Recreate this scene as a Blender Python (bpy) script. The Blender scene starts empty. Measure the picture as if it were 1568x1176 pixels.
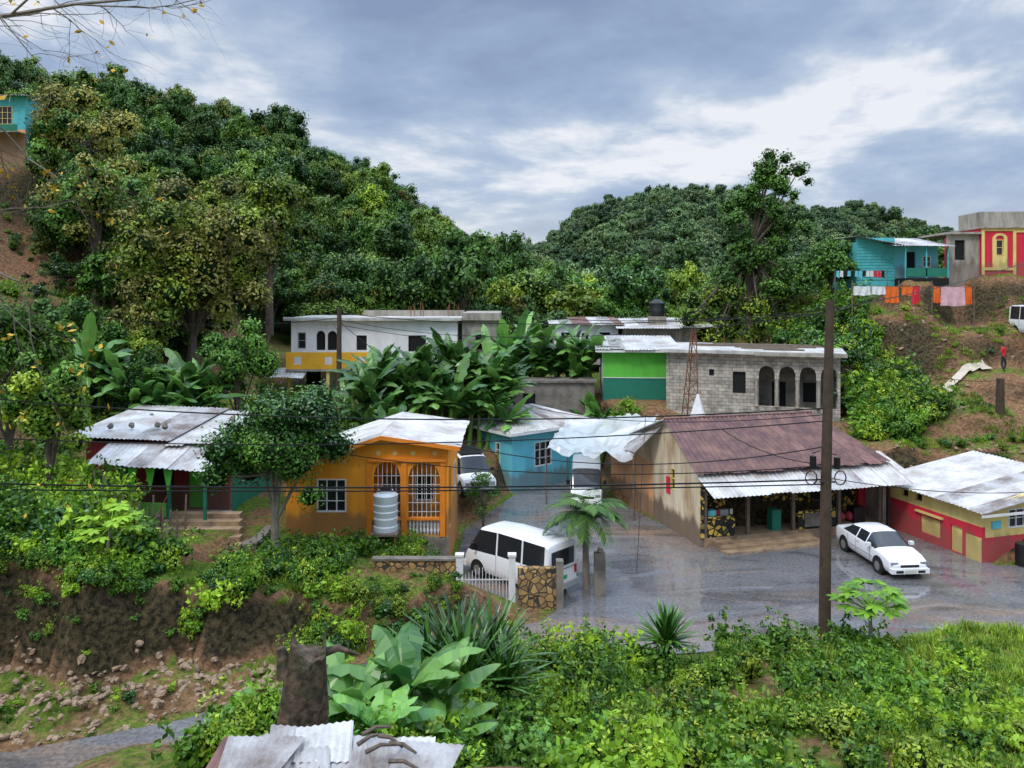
import bpy, math, random
import numpy as np
from mathutils import Vector, Matrix, noise
random.seed(7); rng=np.random.default_rng(7)
scene=bpy.context.scene
R=math.radians
# ------------------------------------------------------------------ materials
def nt(name):
    m=bpy.data.materials.new(name); m.use_nodes=True
    t=m.node_tree; t.nodes.clear()
    o=t.nodes.new('ShaderNodeOutputMaterial'); return m,t,o
def N(t,typ,**kw):
    n=t.nodes.new(typ)
    for k,v in kw.items():
        if k in n.inputs.keys(): n.inputs[k].default_value=v
        else: setattr(n,k,v)
    return n
def mixc(t,fac,a,b,mode='MIX'):
    n=t.nodes.new('ShaderNodeMix'); n.data_type='RGBA'; n.blend_type=mode
    for i,v in ((0,fac),(6,a),(7,b)):
        if hasattr(v,'links'): t.links.new(v,n.inputs[i])
        elif i==0: n.inputs[0].default_value=v
        else: n.inputs[i].default_value=(v[0],v[1],v[2],1)
    return n.outputs[2]
def ramp(t,fac,stops):
    n=t.nodes.new('ShaderNodeValToRGB'); t.links.new(fac,n.inputs[0])
    e=n.color_ramp.elements
    while len(e)<len(stops): e.new(0.5)
    for i,(p,c) in enumerate(stops):
        e[i].position=p
        e[i].color=(c,c,c,1) if isinstance(c,(int,float)) else (c[0],c[1],c[2],1)
    return n.outputs[0]
def mat(name,c,stain=None,amt=.5,scale=1.5,rough=.8,bump=.15,bscale=25,metal=0,fine=.15,lo=.42,hi=.68,spec=.4,grime=0):
    m,t,o=nt(name); b=N(t,'ShaderNodeBsdfPrincipled'); tc=N(t,'ShaderNodeTexCoord')
    n1=N(t,'ShaderNodeTexNoise',Scale=scale,Detail=6.0,Roughness=.65); n2=N(t,'ShaderNodeTexNoise',Scale=bscale,Detail=3.0)
    if grime:
        mp=N(t,'ShaderNodeMapping'); mp.inputs['Scale'].default_value=(1.6,1.6,.45); t.links.new(tc.outputs['Object'],mp.inputs[0]); t.links.new(mp.outputs[0],n1.inputs['Vector'])
    else: t.links.new(tc.outputs['Object'],n1.inputs['Vector'])
    t.links.new(tc.outputs['Object'],n2.inputs['Vector'])
    if stain is None: stain=(c[0]*.55,c[1]*.5,c[2]*.45)
    f=ramp(t,n1.outputs[0],[(lo,0.0),(hi,amt)])
    col=mixc(t,f,c,stain)
    if grime:
        sx=N(t,'ShaderNodeSeparateXYZ'); t.links.new(tc.outputs['Object'],sx.inputs[0])
        ma=N(t,'ShaderNodeMath',operation='MULTIPLY_ADD'); t.links.new(n1.outputs[0],ma.inputs[0]); ma.inputs[1].default_value=-1.6; t.links.new(sx.outputs[2],ma.inputs[2])
        g=ramp(t,ma.outputs[0],[(0.0,grime),(.35,0.0)]); 
        col=mixc(t,g,col,(.16,.11,.075))
    f2=ramp(t,n2.outputs[0],[(.3,1-fine),(.7,1.0)])
    col=mixc(t,1.0,col,f2,'MULTIPLY')
    t.links.new(col,b.inputs['Base Color']); b.inputs['Roughness'].default_value=rough; b.inputs['Metallic'].default_value=metal
    b.inputs['Specular IOR Level'].default_value=spec
    if bump:
        bp=N(t,'ShaderNodeBump',Strength=bump,Distance=.03); t.links.new(n2.outputs[0],bp.inputs['Height']); t.links.new(bp.outputs[0],b.inputs['Normal'])
    t.links.new(b.outputs[0],o.inputs[0]); return m
def plain(name,c,rough=.9,spec=.1):
    m,t,o=nt(name); b=N(t,'ShaderNodeBsdfPrincipled'); b.inputs['Base Color'].default_value=(*c,1); b.inputs['Roughness'].default_value=rough; b.inputs['Specular IOR Level'].default_value=spec
    t.links.new(b.outputs[0],o.inputs[0]); return m
def leafm(name,dark,light,third=None,trans=.3,rough=.5,gloss=.35,wscale=.12):
    m,t,o=nt(name); b=N(t,'ShaderNodeBsdfPrincipled')
    a=N(t,'ShaderNodeAttribute'); a.attribute_name='shade'
    oi=N(t,'ShaderNodeObjectInfo')
    g=N(t,'ShaderNodeNewGeometry'); ns=N(t,'ShaderNodeTexNoise',Scale=wscale,Detail=0.0); t.links.new(g.outputs['Position'],ns.inputs['Vector'])
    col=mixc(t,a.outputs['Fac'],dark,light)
    if third:
        f=ramp(t,oi.outputs['Random'],[(.45,0.0),(.95,.85)]); col=mixc(t,f,col,third)
    f=ramp(t,ns.outputs[0],[(.3,.7),(.7,1.25)]); col=mixc(t,1.0,col,f,'MULTIPLY')
    f=ramp(t,oi.outputs['Random'],[(0,.6),(1,1.3)]); col=mixc(t,1.0,col,f,'MULTIPLY')
    t.links.new(col,b.inputs['Base Color'])
    b.inputs['Roughness'].default_value=rough; b.inputs['Specular IOR Level'].default_value=gloss
    if trans:
        tr=N(t,'ShaderNodeBsdfTranslucent'); mx=N(t,'ShaderNodeMixShader'); t.links.new(col,tr.inputs['Color'])
        mx.inputs[0].default_value=trans
        t.links.new(b.outputs[0],mx.inputs[1]); t.links.new(tr.outputs[0],mx.inputs[2]); t.links.new(mx.outputs[0],o.inputs[0])
    else: t.links.new(b.outputs[0],o.inputs[0])
    return m
L_far_haze=leafm('leaf_far_hill_haze',(.045,.10,.045),(.14,.25,.085),(.17,.25,.08),trans=0)  # distance haze painted into the leaf colour: lighter and bluer green
L_far_haze2=leafm('leaf_far_haze_olive',(.07,.11,.045),(.19,.26,.085),trans=0)  # olive variant, same haze in its colour
L_forest=leafm('leaf_forest',(.020,.068,.012),(.11,.24,.028),(.17,.26,.035),trans=0)
L_bright=leafm('leaf_bright',(.035,.12,.010),(.22,.43,.03),(.30,.44,.025),trans=.2)
L_olive=leafm('leaf_olive',(.10,.11,.02),(.32,.29,.05),trans=0)
L_yel=leafm('leaf_yellowgreen',(.07,.15,.012),(.36,.46,.03),trans=0)
L_dark=leafm('leaf_dark',(.010,.045,.010),(.065,.18,.018),gloss=.6,rough=.35,trans=0)
L_mid=leafm('leaf_mid',(.025,.085,.012),(.14,.30,.026),trans=0)
L_banana=leafm('leaf_banana',(.04,.14,.03),(.21,.42,.08),trans=.3,gloss=.6,rough=.3)
L_grass=leafm('leaf_grass',(.10,.20,.015),(.36,.47,.04),trans=.2)
L_strap=leafm('leaf_strap',(.015,.07,.010),(.09,.23,.025),gloss=.6,rough=.35,trans=0)
L_core_shade=plain('foliage_core_shade',(.009,.024,.006))  # filler balls; shade inside the crowns is put into their near-black colour
L_yleaf=mat('leaf_yellow_dry',(.75,.45,.03),rough=.6)
BARK=mat('bark',(.16,.12,.09),(.05,.04,.03),amt=.8,scale=3,bump=.6,bscale=18,fine=.4)
BARKL=mat('bark_light',(.30,.26,.21),(.12,.10,.08),amt=.7,scale=2,bump=.4,fine=.3)
STUMP=mat('stump_bark',(.14,.09,.06),(.035,.055,.015),amt=1,scale=3,bump=1,bscale=10,fine=.8)
WOOD=mat('weathered_wood',(.20,.15,.11),(.08,.06,.05),amt=.7,scale=4,bump=.3)
WHITE=mat('white_paint_wall',(.86,.86,.85),(.5,.48,.44),amt=.4,scale=.9,grime=.6)
WHITEC=mat('white_trim',(.80,.79,.76),(.5,.48,.44),amt=.3)
ORANGE=mat('orange_paint',(.92,.36,.025),(.68,.22,.02),amt=.55,scale=.9,grime=.6)
ORANGED=mat('orange_trim',(.82,.25,.02),amt=.3)
BALC=mat('balcony_yellow_orange',(.92,.46,.03),(.6,.28,.03),amt=.4)
SALMON=mat('salmon_paint',(.80,.42,.19),(.42,.27,.17),amt=.7,scale=.9,grime=.7)
BLUE=mat('blue_paint',(.15,.58,.70),(.10,.38,.46),amt=.6,scale=1,grime=.6)
TEAL=mat('teal_paint',(.10,.52,.54),(.07,.30,.31),amt=.6,scale=2)
GREEN=mat('green_paint',(.13,.55,.06),(.08,.36,.05),amt=.5,grime=.3)
DGREEN=mat('dark_green_paint',(.02,.20,.13),amt=.3)
RED=mat('red_paint',(.70,.025,.06),(.42,.03,.04),amt=.55,grime=.5)
DRED=mat('faded_red_paint',(.30,.03,.035),(.12,.04,.03),amt=.8,grime=.7)
YELLOW=mat('yellow_paint',(.84,.64,.22),(.5,.36,.13),amt=.5,grime=.4)
BEIGE=mat('beige_plaster',(.76,.65,.46),(.38,.23,.11),amt=.9,scale=.8,grime=.9)
CONC=mat('concrete',(.42,.38,.32),(.14,.12,.10),amt=.8,scale=1.2,bump=.4,grime=.4)
CONCD=mat('dark_concrete',(.25,.22,.18),(.07,.06,.05),amt=.8,scale=1.2,bump=.4)
SLAB=mat('roof_slab',(.60,.58,.54),(.20,.19,.17),amt=.8,scale=.7)
PATH=mat('path_concrete',(.60,.52,.42),(.40,.30,.20),amt=.6)
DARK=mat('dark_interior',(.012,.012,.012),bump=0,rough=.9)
M_W=mat('metal_sheet_white',(.66,.66,.65),(.30,.24,.19),amt=.8,scale=.9,rough=.45,bump=.05,lo=.38,hi=.66)
M_G=mat('metal_sheet_grey',(.46,.45,.44),(.16,.115,.09),amt=.9,scale=1.1,rough=.45,bump=.05,lo=.4,hi=.62)
M_R=mat('metal_sheet_rust',(.10,.045,.045),(.24,.12,.085),amt=.9,scale=1.6,rough=.5,bump=.05)
M_R2=mat('metal_sheet_rust_light',(.24,.12,.10),(.08,.035,.03),amt=.9,scale=1.6,rough=.5,bump=.05)
RUST=mat('rusty_steel',(.22,.09,.04),(.08,.04,.02),amt=.8,scale=5)
STEP=mat('worn_step',(.42,.29,.17),(.14,.09,.06),amt=.8,scale=2,bump=.4)
BLACK=mat('black_plastic',(.015,.015,.016),rough=.4,bump=0)
GREYP=mat('grey_plastic',(.42,.44,.44),amt=.3,rough=.4)
TANKB=mat('tank_blue_grey',(.55,.60,.62),amt=.3,rough=.4,bump=0)
POLE=mat('pole_wood',(.085,.055,.035),(.03,.022,.016),amt=.7,scale=3,bump=.5)
PAINT=mat('car_paint_white',(.82,.82,.82),(.6,.58,.54),amt=.12,scale=2,rough=.22,bump=0,fine=.02,spec=.6)
PAINTB=mat('car_paint_dark',(.05,.06,.06),amt=.2,rough=.25,bump=0)
TYRE=mat('tyre_rubber',(.02,.02,.02),rough=.8,bump=0)
CHROME=mat('hubcap',(.45,.45,.46),rough=.3,metal=.6,bump=0)
TAIL=mat('tail_light',(.5,.01,.01),rough=.2,bump=0)
HEADL=mat('head_lamp',(.45,.48,.52),rough=.05,bump=0,metal=.5)
PLATE=mat('number_plate',(.7,.7,.6),bump=0)
GPLATE=mat('number_plate_green',(.05,.4,.15),bump=0)
ROCK=mat('rubble_rock',(.44,.31,.20),(.14,.09,.06),amt=.9,scale=2,bump=.6,bscale=9,fine=.4)
def glass(name,c):
    m,t,o=nt(name); b=N(t,'ShaderNodeBsdfPrincipled'); b.inputs['Base Color'].default_value=(*c,1); b.inputs['Roughness'].default_value=.08
    b.inputs['Specular IOR Level'].default_value=.5; t.links.new(b.outputs[0],o.inputs[0]); return m
GLASS=glass('window_glass',(.02,.022,.025)); 
def brickm(name,c1,c2,mortar,sc=1,bw=.5,rh=.25,ms=.02,vor=False):
    m,t,o=nt(name); b=N(t,'ShaderNodeBsdfPrincipled'); tc=N(t,'ShaderNodeTexCoord')
    if vor:
        v=N(t,'ShaderNodeTexVoronoi',Scale=sc); v.feature='DISTANCE_TO_EDGE'; t.links.new(tc.outputs['Object'],v.inputs['Vector'])
        v2=N(t,'ShaderNodeTexVoronoi',Scale=sc); t.links.new(tc.outputs['Object'],v2.inputs['Vector'])
        sp=N(t,'ShaderNodeSeparateColor'); t.links.new(v2.outputs['Color'],sp.inputs[0])
        sc_=mixc(t,ramp(t,sp.outputs[0],[(.45,0.0),(.6,1.0)]) if vor==1 else sp.outputs[0],c1,c2)
        f=ramp(t,v.outputs['Distance'],[(ms,0.0),(ms+.04,1.0)]); col=mixc(t,f,mortar,sc_); h=f
    else:
        mp=N(t,'ShaderNodeSeparateXYZ'); t.links.new(tc.outputs['Object'],mp.inputs[0])
        ad=N(t,'ShaderNodeMath',operation='ADD'); t.links.new(mp.outputs[0],ad.inputs[0]); t.links.new(mp.outputs[1],ad.inputs[1])
        cb=N(t,'ShaderNodeCombineXYZ'); t.links.new(ad.outputs[0],cb.inputs[0]); t.links.new(mp.outputs[2],cb.inputs[1])
        br=N(t,'ShaderNodeTexBrick',Scale=sc); br.inputs['Brick Width'].default_value=bw; br.inputs['Row Height'].default_value=rh; br.inputs['Mortar Size'].default_value=ms
        br.inputs['Color1'].default_value=(*c1,1); br.inputs['Color2'].default_value=(*c2,1); br.inputs['Mortar'].default_value=(*mortar,1)
        t.links.new(cb.outputs[0],br.inputs['Vector']); col=br.outputs[0]; h=br.outputs[1]
    n=N(t,'ShaderNodeTexNoise',Scale=2.0,Detail=6.0); t.links.new(tc.outputs['Object'],n.inputs['Vector'])
    col=mixc(t,1.0,col,ramp(t,n.outputs[0],[(.3,.5),(.65,1.1)]),'MULTIPLY')
    t.links.new(col,b.inputs['Base Color']); b.inputs['Roughness'].default_value=.85
    bp=N(t,'ShaderNodeBump',Strength=.4,Distance=.03); t.links.new(h,bp.inputs['Height']); t.links.new(bp.outputs[0],b.inputs['Normal'])
    t.links.new(b.outputs[0],o.inputs[0]); return m
BLOCK=brickm('concrete_block',(.56,.50,.42),(.38,.34,.29),(.22,.19,.15),1,.42,.21,.014)
STONE=brickm('stone_wall',(.58,.36,.12),(.28,.16,.07),(.05,.045,.035),4.2,ms=.05,vor=2)
PATT=brickm('painted_stone_pattern',(.74,.50,.08),(.03,.03,.028),(.012,.012,.012),4.5,ms=.09,vor=1)
# ------------------------------------------------------------------ mesh builder
class MB:
    def __init__(s): s.V=[];s.F=[];s.Mi=[];s.S=[];s.mats=[];s.smooth=False
    def mi(s,m):
        if m not in s.mats: s.mats.append(m)
        return s.mats.index(m)
    def add(s,V,F,m,M=None,shade=None):
        b=len(s.V)
        if M is not None: V=[tuple(M@Vector(v)) for v in V]
        s.V.extend([tuple(v) for v in V]); s.F.extend([tuple(i+b for i in f) for f in F]); k=s.mi(m)
        s.Mi.extend([k]*len(F)); s.S.extend([.5]*len(F) if shade is None else (list(shade) if hasattr(shade,'__len__') else [shade]*len(F)))
    def col(s,M,sa,sb,t0,t1,z0a,z0b,z1a,z1b,m):
        s.add([(sa,t0,z0a),(sb,t0,z0b),(sb,t1,z0b),(sa,t1,z0a),(sa,t0,z1a),(sb,t0,z1b),(sb,t1,z1b),(sa,t1,z1a)],
              [(0,1,5,4),(1,2,6,5),(2,3,7,6),(3,0,4,7),(4,5,6,7),(3,2,1,0)],m,M)
    def box(s,x0,x1,y0,y1,z0,z1,m,M=None): s.col(M,x0,x1,y0,y1,z0,z0,z1,z1,m)
    def tube(s,pts,rads,m,seg=7,cap=True,shade=None):
        pts=[Vector(p) for p in pts]; V=[];F=[]
        for i,p in enumerate(pts):
            d=(pts[min(i+1,len(pts)-1)]-pts[max(i-1,0)]).normalized()
            a=d.orthogonal().normalized() if i==0 else (a-d*a.dot(d)).normalized()
            b=d.cross(a)
            for k in range(seg):
                th=2*math.pi*k/seg; V.append(p+(a*math.cos(th)+b*math.sin(th))*rads[i])
        for i in range(len(pts)-1):
            for k in range(seg): F.append((i*seg+k,i*seg+(k+1)%seg,(i+1)*seg+(k+1)%seg,(i+1)*seg+k))
        if cap: F.append(tuple(range(seg))[::-1]); F.append(tuple((len(pts)-1)*seg+k for k in range(seg)))
        s.add(V,F,m,None,shade)
    def cyl(s,p0,p1,r,m,seg=14): s.tube([p0,p1],[r,r],m,seg)
    def ball(s,c,r,m,seg=8,rings=5,sx=1,sy=1,sz=1,jit=0):
        V=[];F=[]
        for i in range(rings+1):
            ph=math.pi*i/rings
            for k in range(seg):
                th=2*math.pi*k/seg; q=r*(1+random.uniform(-jit,jit))
                V.append((c[0]+sx*q*math.sin(ph)*math.cos(th),c[1]+sy*q*math.sin(ph)*math.sin(th),c[2]+sz*q*math.cos(ph)))
        for i in range(rings):
            for k in range(seg): F.append((i*seg+k,(i+1)*seg+k,(i+1)*seg+(k+1)%seg,i*seg+(k+1)%seg))
        s.add(V,F,m)
    def leaves(s,C,Rr,n,size,m,up=.25,asp=.5,jit=.7,inner=.7,squash=.85,outer=1.1):
        C=np.array(C,float); Rr=np.array(Rr,float); p=Rr**2/np.sum(Rr**2)
        li=rng.choice(len(C),n,p=p); d=rng.normal(size=(n,3)); d[:,2]+=up; d/=np.linalg.norm(d,axis=1)[:,None]
        rr=rng.uniform(inner,outer,n); far=rng.random(n)<.16; rr[far]*=rng.uniform(1.0,1.4,far.sum())
        pos=C[li]+d*np.array([1,1,squash])*(Rr[li]*rr)[:,None]
        nn=d+rng.normal(size=(n,3))*jit*.8; nn/=np.linalg.norm(nn,axis=1)[:,None]
        t=rng.normal(size=(n,3)); t[:,2]-=.5; t-=nn*np.sum(t*nn,1)[:,None]; t/=np.linalg.norm(t,axis=1)[:,None]
        b=np.cross(nn,t); L=size*rng.uniform(.6,1.25,n)
        hl=(t*L[:,None])*.5; hb=b*(L*asp)[:,None]*.5
        V=np.empty((n,4,3)); V[:,0]=pos-hl; V[:,1]=pos+hb-hl*.1; V[:,2]=pos+hl; V[:,3]=pos-hb-hl*.1
        lob=rng.uniform(-.28,.28,len(C)); sh=np.clip(.42+lob[li]+rng.normal(0,.2,n)+(d[:,2])*.15,0,1)  # random leaf tone, plus light from above painted into upward leaves
        s.add(V.reshape(-1,3).tolist(),[(4*i,4*i+1,4*i+2,4*i+3) for i in range(n)],m,None,sh.tolist())
    def strap(s,base,az,el,L,W,droop,m,seg=7,fold=.25,prof=None,torn=0,sh=.5,curl=0):
        p=Vector(base); V=[];F=[];S=[]
        side=Vector((-math.sin(az),math.cos(az),0)); e=el
        for i in range(seg+1):
            u=i/seg
            w=W*.5*(prof(u) if prof else math.sin(math.pi*min(1,.12+u*.88))**.6 if u<1 else 0)
            d=Vector((math.cos(az)*math.cos(e),math.sin(az)*math.cos(e),math.sin(e)))
            n=side.cross(d); 
            if n.z<0 and el>0 and u<.2: n=-n
            V+= [p+side*w+n*w*fold,p,p-side*w+n*w*fold]
            p=p+d*(L/seg); e-=droop/seg*(0.4+1.2*u); az+=curl/seg
            side=Vector((-math.sin(az),math.cos(az),0))
        for i in range(seg):
            a=3*i; q=random.uniform(-.2,.2)
            F.append((a,a+1,a+4,a+3)); F.append((a+1,a+2,a+5,a+4)); S+=[min(1,max(0,sh+q)),min(1,max(0,sh-.1+q))]
        if torn:
            for i in range(1,seg):
                for o in (0,2):
                    a=Vector(V[3*i+o]); c=Vector(V[3*i+1]); V[3*i+o]=c+(a-c)*random.uniform(1-torn,1.1)+Vector((0,0,-random.uniform(0,torn)*(a-c).length))
        s.add(V,F,m,None,S)
    def obj(s,name,parent=None,loc=None,smooth=None,link=True):
        me=bpy.data.meshes.new(name); me.from_pydata(s.V,[],s.F)
        for m in s.mats: me.materials.append(m)
        me.polygons.foreach_set('material_index',s.Mi)
        a=me.attributes.new('shade','FLOAT','FACE'); a.data.foreach_set('value',s.S)
        if smooth:
            me.polygons.foreach_set('use_smooth',[True]*len(s.F)); me.update(); me.set_sharp_from_angle(angle=R(smooth))
        me.update(); o=bpy.data.objects.new(name,me)
        if link: scene.collection.objects.link(o)
        if parent: o.parent=parent
        if loc: o.location=loc
        return o
def corr(mb,A,B,C,D,mats,panel=.85,pitch=.17,amp=.022,jit=.06,gap=0):
    A,B,C,D=[Vector(v) for v in (A,B,C,D)]; nrm=(B-A).cross(D-A).normalized()
    if nrm.z<0: nrm=-nrm
    L=(B-A).length; npn=max(1,round(L/panel))
    for k in range(npn):
        m=random.choice(mats); u0=k/npn; u1=(k+1)/npn+.02; n=max(4,int(L/npn/(pitch/2))); up=(D-A).normalized()
        off=nrm*(.012*(k%2)+random.uniform(0,.02)); j=random.uniform(-jit,jit*.3); V=[];F=[]
        for i in range(n+1):
            u=min(1.0,u0+(u1-u0)*i/n); z=nrm*(amp if i%2 else -amp)+off
            a=A.lerp(B,u)+up*j; d=D.lerp(C,u)+up*random.uniform(-.002,.002); V+=[a+z,d+z]
        for i in range(n): F.append((2*i,2*i+2,2*i+3,2*i+1))
        mb.add(V,F,m)
class House:
    def __init__(s,name,loc,yaw=0):
        s.e=bpy.data.objects.new(name,None); scene.collection.objects.link(s.e); s.e.location=loc; s.e.rotation_euler=(0,0,R(yaw)); s.p={}
    def __getitem__(s,k):
        if k not in s.p: s.p[k]=MB()
        return s.p[k]
    def done(s,smooth=None):
        for k,b in s.p.items(): b.obj(k,s.e,smooth=smooth)
        return s.e
def FR(x,y): return Matrix(((1,0,0,x),(0,1,0,y),(0,0,1,0),(0,0,0,1)))
def LF(x,y): return Matrix(((0,1,0,x),(1,0,0,y),(0,0,1,0),(0,0,0,1)))
def RT(x,y): return Matrix(((0,-1,0,x),(1,0,0,y),(0,0,1,0),(0,0,0,1)))
def BK(x,y): return Matrix(((1,0,0,x),(0,-1,0,y),(0,0,1,0),(0,0,0,1)))
def wall(H,M,L,z0,z1,mt,ops=(),t=.18,part='walls',brk=(),frame=WHITEC):
    mb=H[part]; zf=z1 if callable(z1) else (lambda s:z1)
    bs={0.0,float(L)}|set(brk)
    for o in ops:
        bs|={o[0],o[1]}
        if 'a' in o[4]:
            for i in range(1,12): bs.add(o[0]+(o[1]-o[0])*i/12)
    bs=sorted(bs)
    def top(o,s):
        if 'a' not in o[4]: return o[3]
        r=(o[1]-o[0])/2; x=min(1,abs(s-(o[0]+r))/r); rise=min(r,(o[3]-o[2])*.5); return o[3]-rise*(1-math.sqrt(max(0,1-x*x)))
    for a,b in zip(bs,bs[1:]):
        mid=(a+b)/2; act=sorted([o for o in ops if o[0]<=mid<=o[1]],key=lambda o:o[2]); lo=(z0,z0)
        for o in act:
            if o[2]>lo[0]: mb.col(M,a,b,0,t,lo[0],lo[1],o[2],o[2],mt)
            lo=(top(o,a),top(o,b))
        mb.col(M,a,b,0,t,lo[0],lo[1],zf(a),zf(b),mt)
    for o in ops:
        a,b,za,zb,k=o[:5]
        if 'w' in k:
            H['window_glass'].box(a,b,.09,.10,za,zb,GLASS,M)
            f=H['window_frames']
            for q in ((a,b,za,za+.05),(a,b,zb-.05,zb),(a,a+.05,za+.05,zb-.05),(b-.05,b,za+.05,zb-.05)): f.box(q[0],q[1],-.02,.08,q[2],q[3],frame,M)
            n=max(1,round((b-a)/.4))
            for i in range(1,n): x=a+(b-a)*i/n; f.box(x-.02,x+.02,.02,.075,za+.05,zb-.05,frame,M)
            n=max(1,round((zb-za)/.45))
            for i in range(1,n): x=za+(zb-za)*i/n; f.box(a+.05,b-.05,.03,.07,x-.015,x+.015,frame,M)
        elif 'd' in k: H['doors'].box(a,b,.08,.12,za,zb,o[5] if len(o)>5 else WOOD,M)
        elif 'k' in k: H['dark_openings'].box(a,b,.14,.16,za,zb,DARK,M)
        elif 'g' in k:
            g=H['window_grills']; n=max(2,int((b-a)/.16))
            for i in range(1,n): x=a+(b-a)*i/n; g.box(x-.01,x+.01,.06,.08,za,top(o,x),WHITEC,M)
            for z in np.arange(za+.25,zb-.3,.35): g.box(a,b,.045,.058,z,z+.02,WHITEC,M)
# ------------------------------------------------------------------ terrain
CP=[(0,0,9),(-6,0,9),(8,0,8.5),(0,4,8),(-4,8,5.2),(0,8,5),(6,8,5),(12,8,5),(20,8,5),(-10,8,5),(-20,8,5),(0,11,3.8),(-4,11,4.2),(-8,12,2.2),(-12,13.5,.2),
(0,14,2.4),(6,14,2.4),(12,14,2.4),(20,14,2.6),(-4,15,1.6),(0,18,1.1),(6,18,1.1),(12,18,1.3),(20,18,1.5),(3,21,.4),(10,21.5,.4),(18,22,.5),(28,22,1),(-3,19,.5),
(-8,22,.6),(-8,24,1.3),(-5,25.3,1.0),(-12,25,2.6),(-16,26,3.8),(-9,26.5,1.5),(-6,27.5,1.5),(-3,28,1.4),(-6,33,1.5),(-3.5,33,1.4),
(-3.5,30,1.4),(-12,28,2.2),(-14,32,2.4),(-20,32,3.4),(-25,30,6),(-20,28,4.5),(-30,35,9),(-14,40,3.2),(-22,42,5.5),(-30,45,11),(-40,60,21),(-60,60,28),(-45,45,17),(-70,80,34),(-25,55,10),(-30,58,15),
(-8,45,3.5),(-3,48,4),(-10,52,4.5),(-3,42,1.6),(3,48,3),(8,50,4.2),(14,47,3.6),(18,46,3.6),(-5,38,1.4),(-2,37,1.2),(0,60,5),(10,62,5.5),(-15,60,6.5),(20,60,8),(9,44,2.2),(15,43,2.2),
(18.5,38,.3),(20,38.6,.8),(20,40.5,3.2),(24,37.6,.8),(24,39.6,3.3),(28,37.6,1),(28,39.6,3.5),(34,39.6,4),(34,35,1),(24,47,5),(30,46,6.2),(30,51,8.6),(36,50,9.5),(25,53,9.9),(28,53.5,11.8),(34,54,12.3),(40,56,13),
(21,50,6.8),(24,60,11),(36,66,13),(50,60,14),(50,40,8),(22,43,4.2),(26,43,4.6)]
CP=np.array(CP)
ROAD=[(-30,14),(-14,15.2),(-8.5,16.6),(-3.5,20.1),(2,23.2),(10,24.1),(16.6,25),(30,26),(60,27),(60,33),(30,31),(23,31.2),(19.6,31.2),(18.0,36.3),(8.2,34.0),(5.2,42),(4.8,49),(2.2,49),(.2,42.4),(-1.2,38.5),(-2.2,36),(-2.3,31),(-1.7,27.6),(.1,27.2),(1.6,26.9),(1.0,25.9),(-1.5,24.7),(-5,22.6),(-8.5,19.9),(-12,18.5),(-20,17.5),(-30,17)]
def polydist(px,py,poly):
    P=np.array(poly); d=np.full(px.shape,1e9); ins=np.zeros(px.shape,bool); n=len(P)
    for i in range(n):
        a=P[i]; b=P[(i+1)%n]; e=b-a; L=e@e; t=np.clip(((px-a[0])*e[0]+(py-a[1])*e[1])/L,0,1)
        d=np.minimum(d,np.hypot(px-a[0]-t*e[0],py-a[1]-t*e[1]))
        c=((a[1]>py)!=(b[1]>py)); 
        with np.errstate(divide='ignore',invalid='ignore'): xi=(b[0]-a[0])*(py-a[1])/(b[1]-a[1] if b[1]!=a[1] else 1e-9)+a[0]
        ins^=c&(px<xi)
    return np.where(ins,-d,d)
def S(a,b,x): u=np.clip((x-a)/(b-a),0,1); return u*u*(3-2*u)
def edge(x): return np.interp(x,[-24,-16,-12,-9.5,-7,-5,-3.2],[21.6,21.9,22.0,22.7,23.9,25.0,26.2])+.35*np.sin(x*1.7)+.2*np.sin(x*3.9+1)
def terr(x,y,fine=True):
    x=np.asarray(x,float); y=np.asarray(y,float)
    num=np.zeros(x.shape); den=np.zeros(x.shape)
    for cx,cy,cz in CP:
        w=1/((x-cx)**2+(y-cy)**2+.35)**1.9; num+=w*cz; den+=w
    near=num/den
    # cut bank on the left, above the lower road
    e=edge(x); top=np.interp(x,[-24,-16,-12,-9,-5,-3.2],[4.4,3.7,3.0,2.0,1.2,.9]); low=np.interp(y-e,[-5,-3.4,-.6,0],[0,.05,.5,.7])*np.interp(x,[-12,-7,-4],[1,.5,.25])
    bank=low+(top-low)*S(-.75,.05,y-e); kb=np.clip((-3.6-x)/1.6,0,1); kb=kb*S(15.5,17.5,y)*(1-S(1.5,4.5,y-e)); near=near*(1-kb)+bank*kb
    H1=np.interp(x,[-300,-120,-90,-52,-36,-23,-8.5,-4.5,10,30],[42,42,41,35.5,31,24,14.5,12,7,6])
    hL=5+(H1-5)*S(48,120,y)*(1-.55*S(135,230,y))
    H2=np.interp(x,[-200,-30,0,14,21,48,74,95,110,200],[18,20,21,24,33,40,37,27,22,18])
    hM=6+(H2-6)*S(105,250,y)*(1-.4*S(270,400,y))
    H3=np.interp(x,[60,110,130,150,172,200,260,400],[22,38,44,44,36,30,34,32])
    hR=6+(H3-6)*S(200,340,y)*(1-.4*S(400,700,y))
    far=np.maximum(np.maximum(hL,hM),hR)
    w=S(60,84,y); z=near*(1-w)+far*w
    z=z+(np.sin(x*.9+y*.5)*np.cos(y*1.1-x*.3))*.08*(y<60)+ (np.sin(x*.11+1)*np.cos(y*.09)*1.2)*w*(y<150)
    d=polydist(x,y,ROAD); f=S(.35,1.5,d); z=z*f-.03*(1-f)
    return z
def tz(x,y): return float(terr(np.array([x]),np.array([y]))[0])
def grow(a,b,s,end,g=1.12):
    l=list(np.arange(a,b,s)); st=s
    while l[-1]<end: st*=g; l.append(l[-1]+st)
    return l
gx=grow(0,44,.4,3000); gx=sorted(set([-v for v in grow(0,36,.4,3000)][1:]+gx)); gy=[-2000,-1000,-400,-150,-60,-25,-12,-6]+grow(-3,66,.33,4000,1.07)
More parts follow.
